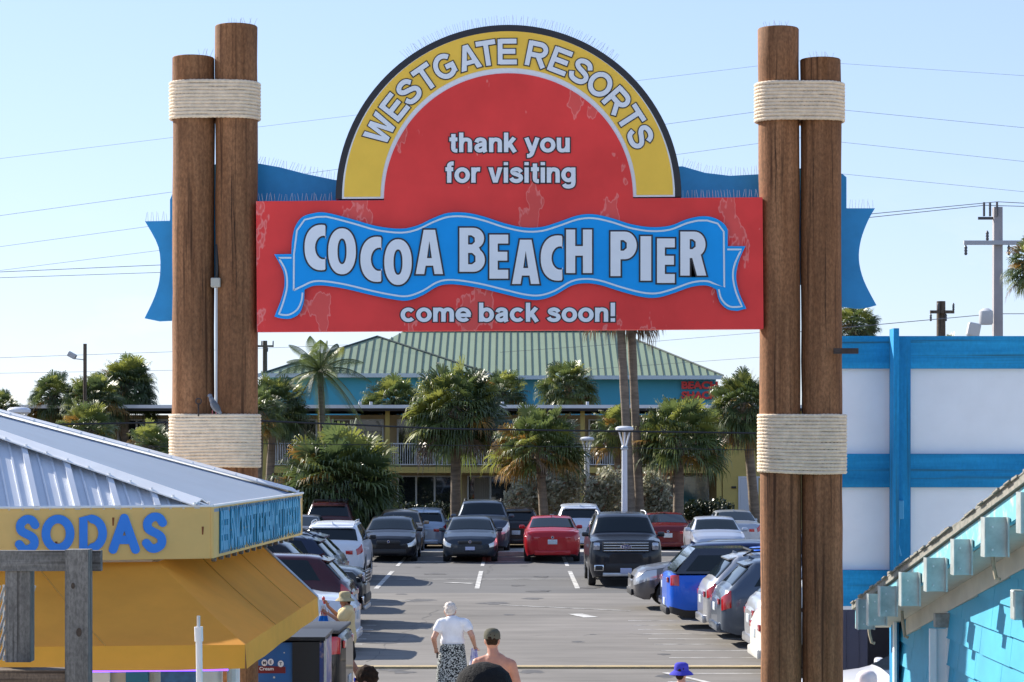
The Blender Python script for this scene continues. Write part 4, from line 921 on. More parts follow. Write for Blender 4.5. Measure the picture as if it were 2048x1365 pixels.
car('parked_car', 'glossy black saloon facing the camera with slim white headlights', 'car', nose_at(777, 75.3, 4.7, FW), FW, 4.7, 1.85, 1.44, 'sedan', (.008, .008, .011), RC, emblem=('ring', 1))
car('parked_car', 'dark grey older saloon facing the camera with pale yellowed headlights and white front plate', 'car', nose_at(940, 75, 4.8, FW), FW, 4.8, 1.83, 1.45, 'sedan', (.035, .045, .06), RC, metal=.4, plate_f=True, emblem=('ring', 1))
car('parked_car', 'bright red saloon seen from behind with a white licence plate', 'car', nose_at(1105, 75, 4.85, BK), BK, 4.85, 1.87, 1.475, 'sedan', (.40, .012, .018), RC, metal=.15, emblem=('ring', -1))
car('parked_car', 'big black sport utility vehicle facing the camera with chrome barred grille', 'car', nose_at(1252, 62.2, 5.3, FW), FW, 5.3, 2.03, 1.95, 'bigsuv', (.012, .014, .02), RC, grille='chrome', emblem=('oval', 1), rails='steel', rw=.40, plate_f=True, wb=.575)
car('parked_car', 'silver saloon facing the camera on the right of the far row', 'car', nose_at(1440, 75.5, 4.65, FW), FW, 4.65, 1.82, 1.43, 'sedan', (.50, .53, .60), RC, metal=.5)
Y2 = 81.2
car('parked_car', 'dark maroon sport utility vehicle seen from behind with a roof rack, beyond the white crossover', 'car', nose_at(656, 82.5, 4.7, BK), BK, 4.7, 1.85, 1.80, 'suv', (.06, .012, .012), R2, rails='rack')
car('parked_car', 'grey saloon half hidden behind the kiosk fascia', 'car', nose_at(592, 77, 4.6, BK), BK, 4.6, 1.8, 1.45, 'sedan', (.16, .16, .18), R2, metal=.5)
car('parked_car', 'dark car with a tan sunlit roof behind the black saloon', 'car', nose_at(796, 80.6, 4.6, FW), FW, 4.6, 1.8, 1.52, 'sedan', (.30, .21, .13), R2, metal=.5)
car('parked_car', 'silver blue hatchback seen from behind with a white roof', 'car', nose_at(846, Y2+1, 4.3, BK), BK, 4.3, 1.76, 1.55, 'suv', (.34, .40, .48), R2, metal=.5, rw=.32)
car('parked_car', 'tall dark blue grey sport utility vehicle with roof rails behind the older dark saloon', 'car', nose_at(964, Y2-.8, 5.1, FW), FW, 5.1, 1.98, 1.86, 'bigsuv', (.06, .075, .10), R2, metal=.5, rails='black', rw=.38)
car('parked_car', 'black car with red accents seen from behind, left of the red saloon', 'car', nose_at(1032, Y2+1.6, 4.6, BK), BK, 4.6, 1.82, 1.56, 'suv', (.012, .009, .010), R2, rw=.33)
car('parked_car', 'white sport utility vehicle seen from behind, between red saloon and big black one', 'car', nose_at(1161, Y2+1.4, 4.7, BK), BK, 4.7, 1.86, 1.69, 'suv', (.55, .60, .68), R2, metal=.2)
car('parked_car', 'dark red coupe seen from behind with a round white badge', 'car', nose_at(1336, Y2, 4.8, BK), BK, 4.8, 1.88, 1.40, 'sedan', (.13, .010, .012), R2, emblem=('disc', -1))
car('parked_car', 'pale silver saloon seen from behind, behind the silver saloon facing us', 'car', nose_at(1476, Y2+1, 4.7, BK), BK, 4.7, 1.8, 1.46, 'sedan', (.42, .45, .50), R2, metal=.5)
def side_car(px, Y, L, tilt, left, **k):       # cars across the lot: the end at picture column px stands at distance Y
    x = (px-1024)/F*Y
    if left: rz = R(180-tilt); d = Vector((math.cos(rz), math.sin(rz), 0)); c = Vector((x, Y, 0))+d*L/2
    else: rz = R(tilt); d = Vector((math.cos(rz), math.sin(rz), 0)); c = Vector((x, Y, 0))+d*L/2
    return (c.x, c.y, 0), rz
def rowcar(label, px, Y, L, Wd, Hh, kind, col, left, tilt=2, flip=False, **k):
    loc, rz = side_car(px, Y, L, tilt, left)
    return car('parked_car' if kind != 'pickup' else 'pickup_truck', label, 'car' if kind != 'pickup' else 'pickup', loc, rz+(math.pi if flip else 0), L, Wd, Hh, kind, col, RL if left else RR, **k)
# right hand row
rowcar('bronze grey crossover parked nose out, first past the big black vehicle', 1262, 54.5, 4.7, 1.85, 1.62, 'suv', (.17, .165, .17), False, flip=True, metal=.6, rw=.37)
rowcar('dark blue crossover with tall red tail lights behind the blue pickup', 1328, 51.6, 4.6, 1.85, 1.70, 'suv', (.018, .03, .09), False, metal=.3, tail=(3.9, 7.6))
rowcar('vivid blue pickup with a black capped load bed', 1332, 48.9, 5.5, 1.90, 1.72, 'pickup', (.008, .11, .62), False, cap=True, rw=.41, metal=.2, trim=True)
rowcar('silver sport utility vehicle with a rack, between blue pickup and slate grey one', 1404, 46.6, 4.7, 1.84, 1.72, 'suv', (.42, .43, .45), False, metal=.6, rails='rack')
rowcar('slate blue grey sport utility vehicle with blocky red tail lights', 1432, 44.6, 4.8, 1.9, 1.70, 'suv', (.085, .11, .15), False, metal=.5, rw=.38, tail=(3.5, 5.2), box=True)
rowcar('light grey crossover whose tail shows beside the right gate pile', 1500, 41.6, 4.6, 1.85, 1.68, 'suv', (.40, .41, .43), False, metal=.6)
rowcar('cream white car whose rear corner shows beside the right gate pile', 1512, 38.9, 4.6, 1.85, 1.6, 'suv', (.72, .70, .64), False)
# left hand row, behind the kiosk
rowcar('dark sport utility vehicle with roof rack, farthest of the left row', 690, 57.5, 4.7, 1.86, 1.72, 'suv', (.03, .035, .05), True, metal=.3, rails='rack')
rowcar('navy sport utility vehicle with bright roof rails, second farthest of the left row', 684, 54.8, 4.7, 1.86, 1.72, 'suv', (.02, .03, .06), True, metal=.3, rails='steel')
rowcar('black vehicle with striped chrome tail poking out of the left row', 733, 50.2, 4.9, 1.9, 1.80, 'bigsuv', (.012, .013, .016), True, flip=True, grille='chrome', rw=.39)
rowcar('burgundy hatchback with shiny roof and big red tail light', 708, 47.2, 4.6, 1.86, 1.64, 'suv', (.05, .010, .016), True, tail=(3.4, 5.3), rough=.15)
rowcar('white saloon with its sloping boot beside the child in the straw hat', 712, 43.3, 4.7, 1.85, 1.46, 'sedan', (.55, .60, .68), True, metal=.15)
rowcar('black pickup with flat bed cover in front of the left row', 694, 32.6, 5.4, 1.9, 1.84, 'pickup', (.010, .011, .013), True, opening='tonneau', rw=.41, tilt=2)
car('parked_car', 'white saloon under the hoarding, right of the gate', 'car', (5.75, 29, 0), R(180), 4.7, 1.85, 1.46, 'sedan', (.72, .73, .78), 'cars near the shed')
# ------------------------------------------------------------------ motel behind the lot
Ym = 104.0; sm = F/Ym
def mx_(px): return (px-1024)/sm
def mz(py, Y=Ym): return H0-(py-HY)*Y/F
my = mat('motel_yellow', (.52, .40, .12), .7, var=.07, scale=1.5, var2=.1, sc2=.4)
mb_ = mat('motel_wall', (.46, .35, .2), .8, var=.1, scale=1.2)
rl = mat('railing_white', (.66, .67, .68), .5)
wg = mat('window_glass', (.018, .024, .028), .03, spec=.9)
wgt = mat('window_teal_print', (.03, .13, .16), .08, col2=(.16, .26, .25), scale=1.1, thr=(.52, .56), detail=3, spec=.8)
MO = thing('motel', 'long two storey yellow motel with white balcony railings behind the palms', 'motel', (-8, 108, 0))
xl, xr, xe = mx_(-120), mx_(1445), mx_(1640)
m = MB(); m.bx(xl, xr, 106, 114, 0, 5.2); m.build('wall', mb_, MO)
m = MB(); m.bx(xr+.002, xe, 103.9, 114, 0, 5.35); ew = m.build('end_wall', my, MO)
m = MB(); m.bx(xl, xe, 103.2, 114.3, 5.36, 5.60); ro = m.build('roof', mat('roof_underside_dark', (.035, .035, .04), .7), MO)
m = MB(); m.bx(xl, xe, 103.12, 103.19, 5.47, 5.62); m.build('gutter', WHITE, ro)
rr = random.Random(4)
m = MB(); m.bx(xl, xr, 103.9, 106, 2.56, 2.83); m.build('balcony_slab', my, MO)
cols = [-80, 60, 205, 350, 530, 640, 775, 918, 1040, 1165, 1300, 1438]
for px in cols:
    m = MB(); x = mx_(px); m.bx(x-.11, x+.11, 103.92, 104.12, 0, 2.558); m.bx(x-.10, x+.10, 103.92, 104.10, 2.832, 5.358); m.build('column', my, MO)
for a, b in zip([-120]+cols, cols):
    m = MB(); xa, xb = mx_(a)+.12, mx_(b)-.12
    m.bx(xa, xb, 103.95, 104.0, 3.86, 3.91); m.bx(xa, xb, 103.95, 104.0, 2.92, 2.96); x = xa+.05
    while x < xb: m.bx(x-.013, x+.013, 103.96, 103.99, 2.96, 3.86); x += .105
    m.build('railing', rl, MO)
    for fl, z0_, z1_ in ((0, .25, 2.35), (1, 2.95, 4.95)):
        tealw = fl == 0 and a >= 1300
        m = MB(); w0, w1 = xa+.25, xb-.2; m.bx(w0, w1, 105.93, 105.97, z0_, z1_); nn = max(1, round((w1-w0)/1.0))
        for i in range(nn+1):
            x = w0+(w1-w0)*i/nn; m.bx(x-.04, x+.04, 105.88, 105.925, z0_-.05, z1_+.05)
        m.bx(w0, w1, 105.89, 105.92, z1_, z1_+.06)
        wo = m.build('window', rl, MO)
        m = MB(); m.bx(w0+.02, w1-.02, 105.90, 105.922, z0_, z1_-.002); m.build('pane', wgt if tealw else wg, wo)
        if fl == 1 or rr.random() < .5:
            m = MB(); c0 = w0+rr.uniform(.1, .5)*(w1-w0); m.grid([[(c0+i*.05, 105.897-.01*(i % 2), z) for z in (z0_+.02, z1_-.02)] for i in range(int(rr.uniform(8, 16)))]); m.build('curtain', mat('curtain_beige', (.26, .24, .21), .9), wo)
m = MB(); m.bx(mx_(1480), mx_(1516), 103.82, 103.898, 0, mz(957)); do = m.build('door', mat('door_white', (.60, .62, .66), .5), MO)
m = MB(); m.bx(mx_(1476), mx_(1479.8), 103.83, 103.898, 0, mz(953)); m.bx(mx_(1479.9), mx_(1520), 103.83, 103.898, mz(956.7), mz(953)); m.build('door_frame', rl, do)
m = MB(); m.tube([(mx_(1511), 103.80, 1.0), (mx_(1511), 103.80, 1.3)], .02, 6); m.build('handle', BLACK, do)
m = MB(); m.rbox((mx_(1467), 103.87, mz(975)), (.22, .05, .10), .02); m.build('number_plaque', BLACK, ew)
for px in (150, 720, 742, 830, 1005, 1175, 1500):
    m = MB(); m.tube([(mx_(px), 104, 5.6), (mx_(px), 104, 5.78)], .07, 8); m.build('roof_vent', WHITE, ro)
# ------------------------------------------------------------------ shop with the green hip roof
Ys = 140.0
gr = mat('green_roof_metal', (.27, .34, .215), .55, .1, var=.05, scale=.6); grd = mat('green_roof_seam', (.035, .06, .05), .6)
SHP = thing('beach_shop', 'turquoise beach shop with tall green standing seam hip roof behind the motel', 'shop', (0, 146, 0))
def ps(px, py, Y): return at(px, py, Y)
zE = at(0, 752, 140).z
m = MB(); m.bx(at(560, 0, 141).x, at(1432, 0, 141).x, 141, 160, 0, zE); m.build('wall', mat('shop_turquoise', (.035, .30, .47), .6, var=.04, scale=1), SHP)
eL, eR = at(640, 752, 140), at(1446, 752, 140); zR = at(0, 664, 148).z
rL, rR_ = Vector((at(805, 0, 148).x, 148, zR)), Vector((at(1232, 0, 148).x, 148, zR))
bk = Vector((0, 16, 0)); m = MB(); faces = [[eL, eR, rR_, rL], [eR, Vector((eR.x, 158, zE)), rR_], [Vector((eL.x, 158, zE)), eL, rL]]
for f in faces: m.add(f, [tuple(range(len(f)))], 0)
m.add([Vector((eL.x, 158, zE)), Vector((eR.x, 158, zE)), rR_, rL], [(0, 1, 2, 3)], 0)
for f in faces[:2]: ribs(m, f, .445, .055, .045, 1)
rfm = m.build('roof', [gr, grd], SHP)
wl_, wr_ = at(512, 752, 136.5), at(992, 752, 136.5); wp = at(755, 674, 142.5); wb_ = Vector((wp.x, 150, wp.z))
m = MB(); m.add([wl_, wr_, wp], [(0, 1, 2)], 0); ribs(m, [wl_, wr_, wp], .445, .055, .045, 1)
m.add([wr_, Vector((wr_.x, 150, wr_.z)), wb_, wp], [(0, 1, 2, 3)], 0); m.add([wl_, wp, wb_, Vector((wl_.x, 150, wl_.z))], [(0, 1, 2, 3)], 0); m.build('roof', [gr, grd], SHP)
m = MB(); cp = .12
for a, b in ((eR, rR_), (rL, rR_), (wl_, wp), (wr_, wp)): m.tube([a, b], .09, 6)
m.build('ridge_cap', grd, rfm)
m = MB(); m.bx(eL.x, eR.x, 139.9, 140, zE-.22, zE+.02); m.bx(wl_.x, wr_.x, 136.4, 136.5, zE-.2, zE+.04); m.build('fascia', mat('fascia_pale', (.45, .55, .62), .6), SHP)
m = MB(); m.bx(at(548, 0, 137).x, at(975, 0, 137).x, 137.2, 141, 0, zE-.05); m.build('wing_wall', MATS['shop_turquoise'], SHP)
m = MB(); m.bx(rL.x+1, rR_.x-1, 148.5, 152, zR-.2, zR+.10); m.build('ridge_vent', mat('pale_teal', (.2, .36, .42), .6), rfm)
srd = mat('sign_red', (.60, .02, .025), .45)
for tx, y0, y1 in (('BEACH', 777.5, 763), ('SHACK', 797.5, 783)):
    vs, fs = text(tx, .05, .05); b_ = bounds(vs); x0, x1 = at(1363, 0, 140.8), at(1436, 0, 140.8); p = at(1363, y0, 140.8); sy = (y0-y1)*140.8/F/(b_[3]); sx = (x1.x-x0.x)/(b_[1]-b_[0])
    m = MB(); m.add(vs, fs, 0, frame(p-Vector((b_[0]*sx, 0, 0)), (sx, 0, 0), (0, 0, sy))); m.build('lettering', srd, SHP)
# ------------------------------------------------------------------ palms
def leafmat(n, c, t=.38): return mat(n, c, .42, 0, var=.28, scale=1.3, trans=t, spec=.6)
LG = [leafmat('palm_green', (.125, .165, .050)), leafmat('palm_deep_green', (.078, .112, .042)), leafmat('palm_yellow_green', (.25, .27, .06)), leafmat('palm_ochre', (.33, .19, .045)), leafmat('palm_dead', (.17, .11, .06), .2)]
trm = mat('palm_trunk', (.20, .155, .115), .9, var=.35, scale=2, stretch=(1, 1, 6), bump=.5)
def fan_leaf(mb, o, d, ln, rad, rg, mi, droop):
    d = d.normalized(); side = d.cross(Vector((0, 0, 1)))
    side = side.normalized() if side.length > .05 else Vector((1, 0, 0)); upv = side.cross(d).normalized()
    roll = Quaternion(d, rg.uniform(-.7, .7)); side = roll @ side; upv = roll @ upv
    pth = [o+d*ln*t-Vector((0, 0, droop*.25*ln*t*t)) for t in (0, .5, 1)]; mb.tube(pth, [.022, .016, .012], 3, mi, False)
    c = pth[-1]; n = 25
    for i in range(n):
        a = R(-118+236*i/(n-1))+rg.uniform(-.05, .05); L = rad*(1-.28*abs(a)/2.1)*rg.uniform(.85, 1.08)
        v = d*math.cos(a)+side*math.sin(a)*1.0+upv*(.30*abs(math.sin(a))); v = v.normalized()
        w = v.cross(upv).normalized()*rad*.038; g = droop*rg.uniform(.7, 1.3)
        p1 = c+v*L*.5-Vector((0, 0, L*.05*g)); p2 = c+v*L*.82-Vector((0, 0, L*.22*g)); p3 = c+v*L*.92-Vector((0, 0, L*.52*g))
        k = len(mb.v); mb.v += [c-w*.3, c+w*.3, p1+w, p1-w, p2+w*.75, p2-w*.75, p3]
        mb.f += [[k, k+1, k+2, k+3], [k+3, k+2, k+4, k+5], [k+5, k+4, k+6]]; mb.m += [mi]*3
def sabal(label, px, py, rpx, Y, base=None, tw=.17, seed=1, nl=52, ochre=.2, dead=.1, lean=0, squash=1.0, dark=.5, low=-.75, name='palm_tree', group='palms around the motel', trunk=True):
    rg = random.Random(seed); s = F/Y; c = at(px, py, Y); Rr = rpx/s
    xb = (base-1024)/s if base else c.x; root = thing(name, label, 'palm tree', (xb, Y, 0), 0, group); nl = int(nl*1.85)
    if base is None: base = px
    B0 = Vector((xb, Y, 0)); pts = []; rs = []; N = 22; top = c-Vector((0, 0, Rr*.12)); squash = squash*rg.uniform(.78, 1.1); tilt = rg.uniform(-.18, .18)
    for i in range(N+1):
        t = i/N; p = B0.lerp(top, t)+Vector((math.sin(t*3.1)*lean, 0, 0)); pts.append(p); rs.append(tw*(1.15-.2*t+(.18 if t > .86 else 0)+rg.uniform(-.05, .05)+(.25*max(0, .08-t)/.08)))
    m = MB(); m.tube(pts, rs, 10); m.build('trunk', trm, root, 60)
    m = MB()
    for i in range(26):                  # old leaf bases under the crown
        a = i*2.4; z = -rg.uniform(.05, .62)*Rr; r0 = tw*1.1; p = top+Vector((r0*math.cos(a), r0*math.sin(a), z)); q = p+Vector((math.cos(a)*.16, math.sin(a)*.16, .16*rg.uniform(.3, 1.2))); m.tube([p, q], [.05, .03], 4)
    m.build('leaf_bases', trm, root)
    m = MB()
    for i in range(nl):
        f = (i+.5)/nl; zz = 1-(1-low)*f; az = i*2.39996+rg.uniform(-.25, .25); rad = math.sqrt(max(0, 1-zz*zz)); d = Vector((rad*math.cos(az), rad*math.sin(az), zz))
        u = rg.random(); mi = (1 if u < dark else 0)
        if zz > .35 and rg.random() < .35: mi = 2
        if zz < -.05 and rg.random() < ochre*.5: mi = 3
        if d.x < -.35 and rg.random() < ochre*.9: mi = 3 if rg.random() < .5 else 2
        if zz < low+.3 and rg.random() < dead*1.6: mi = 4
        pl = Rr*rg.uniform(.40, .74); d2 = Vector((d.x+tilt*d.z, d.y, d.z*squash)); fan_leaf(m, top+d2*.06, d2, pl, Rr*rg.uniform(.36, .48), rg, mi, .55+.55*(1-zz))
    m.build('crown', LG, root); return root
sabal('tall dark palm in the middle with the widest shaggy crown', 912, 800, 108, 95, 911, .20, 11, 74, .15, .12)
sabal('shorter palm with ochre yellow fronds left of the two lamp posts', 1078, 882, 104, 89, 1092, .17, 12, 60, .85, .10, dark=.25, low=-.42)
sabal('palm with bright green crown right of the tall bare twin trunks', 1358, 862, 100, 89, 1356, .20, 13, 64, .3, .12, dark=.35, low=-.5)
sabal('dark palm crown standing above the motel roof in front of the blue shop wall', 1136, 762, 66, 122, 1136, .17, 14, 50, .1, .15)
sabal('palm beside the right gate piles covering the red shop letters', 1490, 795, 80, 93, 1514, .19, 15, 62, .3, .15, low=-.85)
sabal('huge low dark palm whose skirt of fronds hangs beside the left kiosk', 676, 945, 142, 86, 660, .26, 16, 96, .06, .2, low=-.95, dark=.75)
sabal('pale green palm crown between coconut palm and tall middle palm', 786, 800, 74, 113, 786, .17, 17, 50, .2, .1, dark=.3)
sabal('palm crown just right of the tall middle palm', 1002, 778, 62, 107, 1002, .17, 18, 46, .15, .15)
sabal('dark palm just right of the left gate piles', 548, 800, 78, 98, 533, .17, 19, 54, .15, .1, dark=.7)
sabal('small palm showing left of the twin bare trunks', 1236, 852, 62, 96, 1236, .16, 20, 44, .4, .2)
sabal('dense round dark palm crown left of the left gate piles', 250, 758, 72, 105, 250, .18, 21, 70, .05, .1, dark=.8)
sabal('brownish palm crown between the dense dark one and the floodlight pole', 188, 792, 66, 102, 188, .18, 22, 54, .35, .5)
sabal('leaning palm crown with white glints at far left', 105, 785, 58, 104, 105, .17, 23, 48, .1, .2)
sabal('yellow green low palm above the kiosk roof', 168, 850, 72, 80, 172, .16, 24, 44, .5, .05, dark=.15)
sabal('small yellow green palm close to the left rope lashing', 300, 884, 58, 78, 300, .15, 25, 38, .45, .05, dark=.15)
sabal('palm tip at the extreme left edge', 4, 812, 46, 98, 4, .15, 26, 36, .3, .1)
sabal('tall palm whose fronds reach in at the right edge', 2076, 512, 68, 70, 2080, .17, 27, 50, .2, .3)
sabal('palm crown peeping out below the blue banner on the right', 1706, 642, 56, 100, 1706, .17, 28, 44, .2, .2)
sabal('little palm tip above the hoarding by the wooden pole', 1897, 690, 34, 110, 1897, .15, 29, 30, .4, .1, dark=.2)
sabal('yellowish palm hugging the right side of the left gate piles', 520, 815, 52, 90, 514, .15, 30, 36, .6, .1, dark=.1)
# tall twin palms: crowns mostly hidden behind the sign board
sabal('tall bare palm trunk leaning, left of the twin pair, crown behind the sign', 1236, 545, 100, 88, 1266, .165, 31, 46, .5, .4, low=-.9)
sabal('tall bare palm trunk, right of the twin pair, crown behind the sign', 1258, 555, 92, 88.6, 1283, .165, 32, 40, .5, .4, low=-.9)
# coconut palm
rg = random.Random(50); Yc = 99; c = at(640, 742, Yc); CO = thing('coconut_palm', 'feathery coconut palm with drooping fronds in front of the blue shop wall', 'palm tree', (c.x, Yc, 0))
m = MB(); m.tube([(c.x+.1, Yc, 0), (c.x+.2, Yc, 3), (c.x, Yc, c.z)], [.2, .15, .13], 10); m.build('trunk', trm, CO, 60)
m = MB()
for i in range(24):
    az = i*2.4; el = R(82-i*5.0)+rg.uniform(-.1, .1); L = rg.uniform(2.0, 2.6); d = Vector((math.cos(az)*math.cos(el), math.sin(az)*math.cos(el)*.8, math.sin(el))); P = []
    for k in range(13):
        t = k/12; P.append(c+d*L*t-Vector((0, 0, 1.25*t*t*L*.5*(1.1-math.sin(el)*.5))))
    m.tube(P, [.03*(1-.8*k/12) for k in range(13)], 3, 0, False); mi = 0 if rg.random() < .6 else (1 if rg.random() < .6 else 2)
    for k in range(1, 40):
        t = k/40; j = min(11, int(t*12)); p = P[j].lerp(P[j+1], t*12-j); tg = (P[j+1]-P[j]).normalized(); sd_ = tg.cross(Vector((0, 0, 1))).normalized(); ll = .55*math.sin(math.pi*min(1, t*.85+.12))
        for sg in (1, -1):
            v = (sd_*sg*.8+tg*.55-Vector((0, 0, .55))).normalized(); w = tg*.013; q = p+v*ll*.6; q2 = p+v*ll-Vector((0, 0, ll*.25)); b = len(m.v); m.v += [p-w, p+w, q+w, q-w, q2]; m.f += [[b, b+1, b+2, b+3], [b+3, b+2, b+4]]; m.m += [mi, mi]
m.build('crown', LG, CO)
# ------------------------------------------------------------------ shrubs and hedges
def shrub(name, label, cat, blobs, n, size, mats, seed, stems=5, base=None):
    rg = random.Random(seed); Y0 = blobs[0][2]; x = sum((b[0]-1024)/F*b[2] for b in blobs)/len(blobs); root = thing(name, label, cat, (x, Y0, 0)); m = MB(); tot = sum(b[3]*b[4] for b in blobs)
    for (px, py, Y, rx, ry) in blobs:
        c = at(px, py, Y); sx, sy = rx*Y/F, ry*Y/F
        for i in range(int(n*rx*ry/tot)):
            v = Vector((rg.gauss(0, 1), rg.gauss(0, 1), rg.gauss(0, 1))).normalized()*(rg.random()**.38); bump = 1+.22*math.sin(v.x*7+seed)*math.cos(v.z*8+v.y*5)
            p = c+Vector((v.x*sx*bump, v.y*sx*.9*bump, v.z*sy*bump))
            if p.z < .08: continue
            a = Vector((rg.gauss(0, 1), rg.gauss(0, 1), rg.gauss(0, 1)+.6)).normalized(); u = a.orthogonal().normalized(); w = a.cross(u); s_ = size*rg.uniform(.6, 1.3); k = len(m.v)
            m.v += [p+u*s_, p+w*s_*.62, p-u*s_, p-w*s_*.62]; m.f.append([k, k+1, k+2, k+3]); m.m.append(0 if rg.random() < .62 else (1 if rg.random() < .75 else 2))
    m.build('foliage', mats, root)
    m = MB()
    for i in range(stems):
        b = blobs[i % len(blobs)]; c = at(b[0], b[1], b[2]); m.tube([(c.x+rg.uniform(-.3, .3), b[2]+rg.uniform(-.3, .3), 0), (c.x+rg.uniform(-.4, .4), b[2], c.z*.6), (c.x+rg.uniform(-.6, .6), b[2], c.z)], [.04, .03, .015], 5)
    m.build('stem', trm, root); return root
SG = [leafmat('silver_leaf', (.38, .38, .27), .35), leafmat('silver_leaf_pale', (.54, .52, .40), .35), leafmat('silver_leaf_brown', (.26, .15, .09), .3)]
shrub('silver_shrub', 'grey green silver shrub under the ochre palm, widest and browned at its left foot', 'shrub', [(1075, 985, 93, 58, 48), (1130, 965, 93.5, 42, 55), (1035, 1005, 92, 30, 36)], 6200, .085, SG, 3)
shrub('silver_shrub', 'grey green silver shrub between the lamp posts and the twin trunks', 'shrub', [(1215, 985, 93, 36, 52), (1190, 1000, 92.6, 25, 42)], 3200, .085, SG, 4)
shrub('silver_shrub', 'grey green silver shrub right of the twin trunks before the teal windows', 'shrub', [(1300, 985, 92, 38, 48), (1325, 1010, 91.5, 25, 32)], 3200, .085, SG, 5)
HG = [leafmat('hedge_dark', (.022, .036, .016), .15), leafmat('hedge_dark_b', (.032, .05, .02), .15), leafmat('hedge_dark_c', (.05, .06, .02), .15)]
shrub('hedge', 'clipped dark hedge under the teal windows by the white door', 'hedge', [(1390, 1026, 96, 32, 26), (1432, 1026, 96, 38, 28)], 4200, .07, HG, 6)
shrub('hedge', 'clipped dark hedge between huge low palm and middle palm trunk', 'hedge', [(820, 1030, 96, 34, 26), (872, 1032, 96, 40, 28)], 4200, .07, HG, 7)
shrub('hedge', 'dark thicket around the foot of the huge low palm', 'hedge', [(640, 1040, 92, 60, 40), (740, 1010, 93, 50, 60), (770, 1050, 92, 40, 30)], 5600, .09, HG, 8)
PG = [leafmat('spiky_leaf', (.12, .16, .04)), leafmat('spiky_leaf_yellow', (.30, .28, .07))]
for i, (px, py, Y, h, lab) in enumerate(((888, 1058, 86, .95, 'spiky yellow green plant between hatchback and tall grey vehicle'), (733, 1066, 88, .6, 'small bright leafed plant left of the black saloon'), (1524, 1080, 86, .9, 'leafy plant with pale flowers beside the right gate pile'))):
    c = at(px, py, Y); root = thing('spiky_plant', lab, 'plant', (c.x, Y, 0)); m = MB(); rg = random.Random(i)
    for k in range(34):
        a = rg.random()*6.28; e = rg.uniform(.15, .6); L = h*rg.uniform(.8, 1.6); p = Vector((c.x, Y, .1)); d = Vector((math.cos(a)*e, math.sin(a)*e, 1)).normalized(); w = d.cross(Vector((0, 1, 0))).normalized()*.03; q = p+d*L*.6; q2 = p+d*L-Vector((0, 0, .1*L)); b = len(m.v); m.v += [p-w, p+w, q+w, q-w, q2]; m.f += [[b, b+1, b+2, b+3], [b+3, b+2, b+4]]; m.m += [k % 2]*2
    m.build('leaves', PG, root)
# ------------------------------------------------------------------ street furniture
lampw = mat('lamp_white', (.66, .68, .72), .4)
def yard_lamp(label, px, ytop, Y, dw, collar):
    c = at(px, ytop, Y); s = F/Y; root = thing('street_lamp', label, 'street lamp', (c.x, Y, 0), 0, 'white disc lamps of the lot'); rr_ = dw/2/s; zc = at(px, collar, Y).z
    m = MB(); m.tube([(c.x, Y, 0), (c.x, Y, zc-.05)], [.115, .10], 14); m.tube([(c.x, Y, 0), (c.x, Y, .12)], .2, 14); m.build('pole', lampw, root, 40)
    m = MB(); m.lathe([(.13, -.05), (.14, .0), (.09, .1)], (c.x, Y, zc), 14); m.build('collar', STEEL, root, 40)
    for k in range(3):
        a = k*2.094+.5; m = MB(); m.tube([(c.x+.05*math.cos(a), Y+.05*math.sin(a), zc+.02), (c.x+rr_*.72*math.cos(a), Y+rr_*.72*math.sin(a), c.z-.05)], .03, 8); m.build('arm', lampw, root, 40)
    m = MB(); m.lathe([(rr_*.85, -.07), (rr_, -.04), (rr_, .03), (rr_*.8, .08), (rr_*.3, .10)], (c.x, Y, c.z), 28); m.build('lamp_head', lampw, root, 40); return root
yard_lamp('taller white disc lamp in front of the twin palm trunks', 1249, 858, 84, 36, 897)
yard_lamp('shorter white disc lamp left of the taller one', 1174, 879, 94, 29, 912)
yard_lamp('white disc lamp above the kiosk roof at far left', 38, 822, 61, 46, 850)
brown = wood('pole_wood_brown', (.10, .075, .055), (.2, .16, .12), (.03, .02, .015), 2, 5)
cgrey = mat('pole_concrete', (.34, .32, .33), .8, var=.1, scale=1.2)
insul = mat('insulator', (.07, .07, .08), .4)
def upole(label, px, ytop, Y, r, m_, arms, square=False):
    c = at(px, ytop, Y); root = thing('utility_pole', label, 'utility pole', (c.x, Y, 0)); m = MB()
    if square: m.prism([(c.x-r*1.2, Y-r, 0), (c.x+r*1.2, Y-r, 0), (c.x+r, Y-r, c.z), (c.x-r, Y-r, c.z)], (0, 2*r, 0))
    else: m.tube([(c.x, Y, 0), (c.x, Y, c.z)], [r*1.15, r], 12)
    m.build('pole', m_, root, 40)
    for (py, x0, x1) in arms:
        z = at(0, py, Y).z; a, b = at(x0, py, Y).x, at(x1, py, Y).x; m = MB(); m.bx(a, b, Y-r-.14, Y-r-.002, z-.07, z+.07); ar = m.build('crossarm', m_ if not square else mat('fibre_arm', (.4, .41, .44), .6), root)
        for k in range(4):
            x = a+(b-a)*(.03+.94*(k/3)); q = MB(); q.lathe([(.03, 0), (.06, .05), (.04, .1), (.06, .15), (.04, .2), (.06, .25), (.02, .34)], (x, Y-r-.07, z+.07 if k % 2 else z-.42), 8); q.build('insulator', insul, ar, True)
    return root
up1 = upole('square grey concrete utility pole above the hoarding at right', 1995, 415, 78, .145, cgrey, [(487, 1925, 2062)], True)
m = MB(); p = at(1990, 437, 78); m.tube([p, at(1956, 437, 78)], .05, 6); 
m.build('switch_arm', insul, up1)
for px in (1968, 1980, 1994):
    m = MB(); m.tube([at(px, 433, 77.8), at(px, 405, 77.8)], .04, 6); m.build('insulator', insul, up1)
m = MB(); m.lathe([(.2, -.25), (.24, -.2), (.24, .2), (.1, .3)], at(1972, 635, 77.7), 12); m.build('transformer', mat('transformer_grey', (.55, .56, .58), .5), up1, 40)
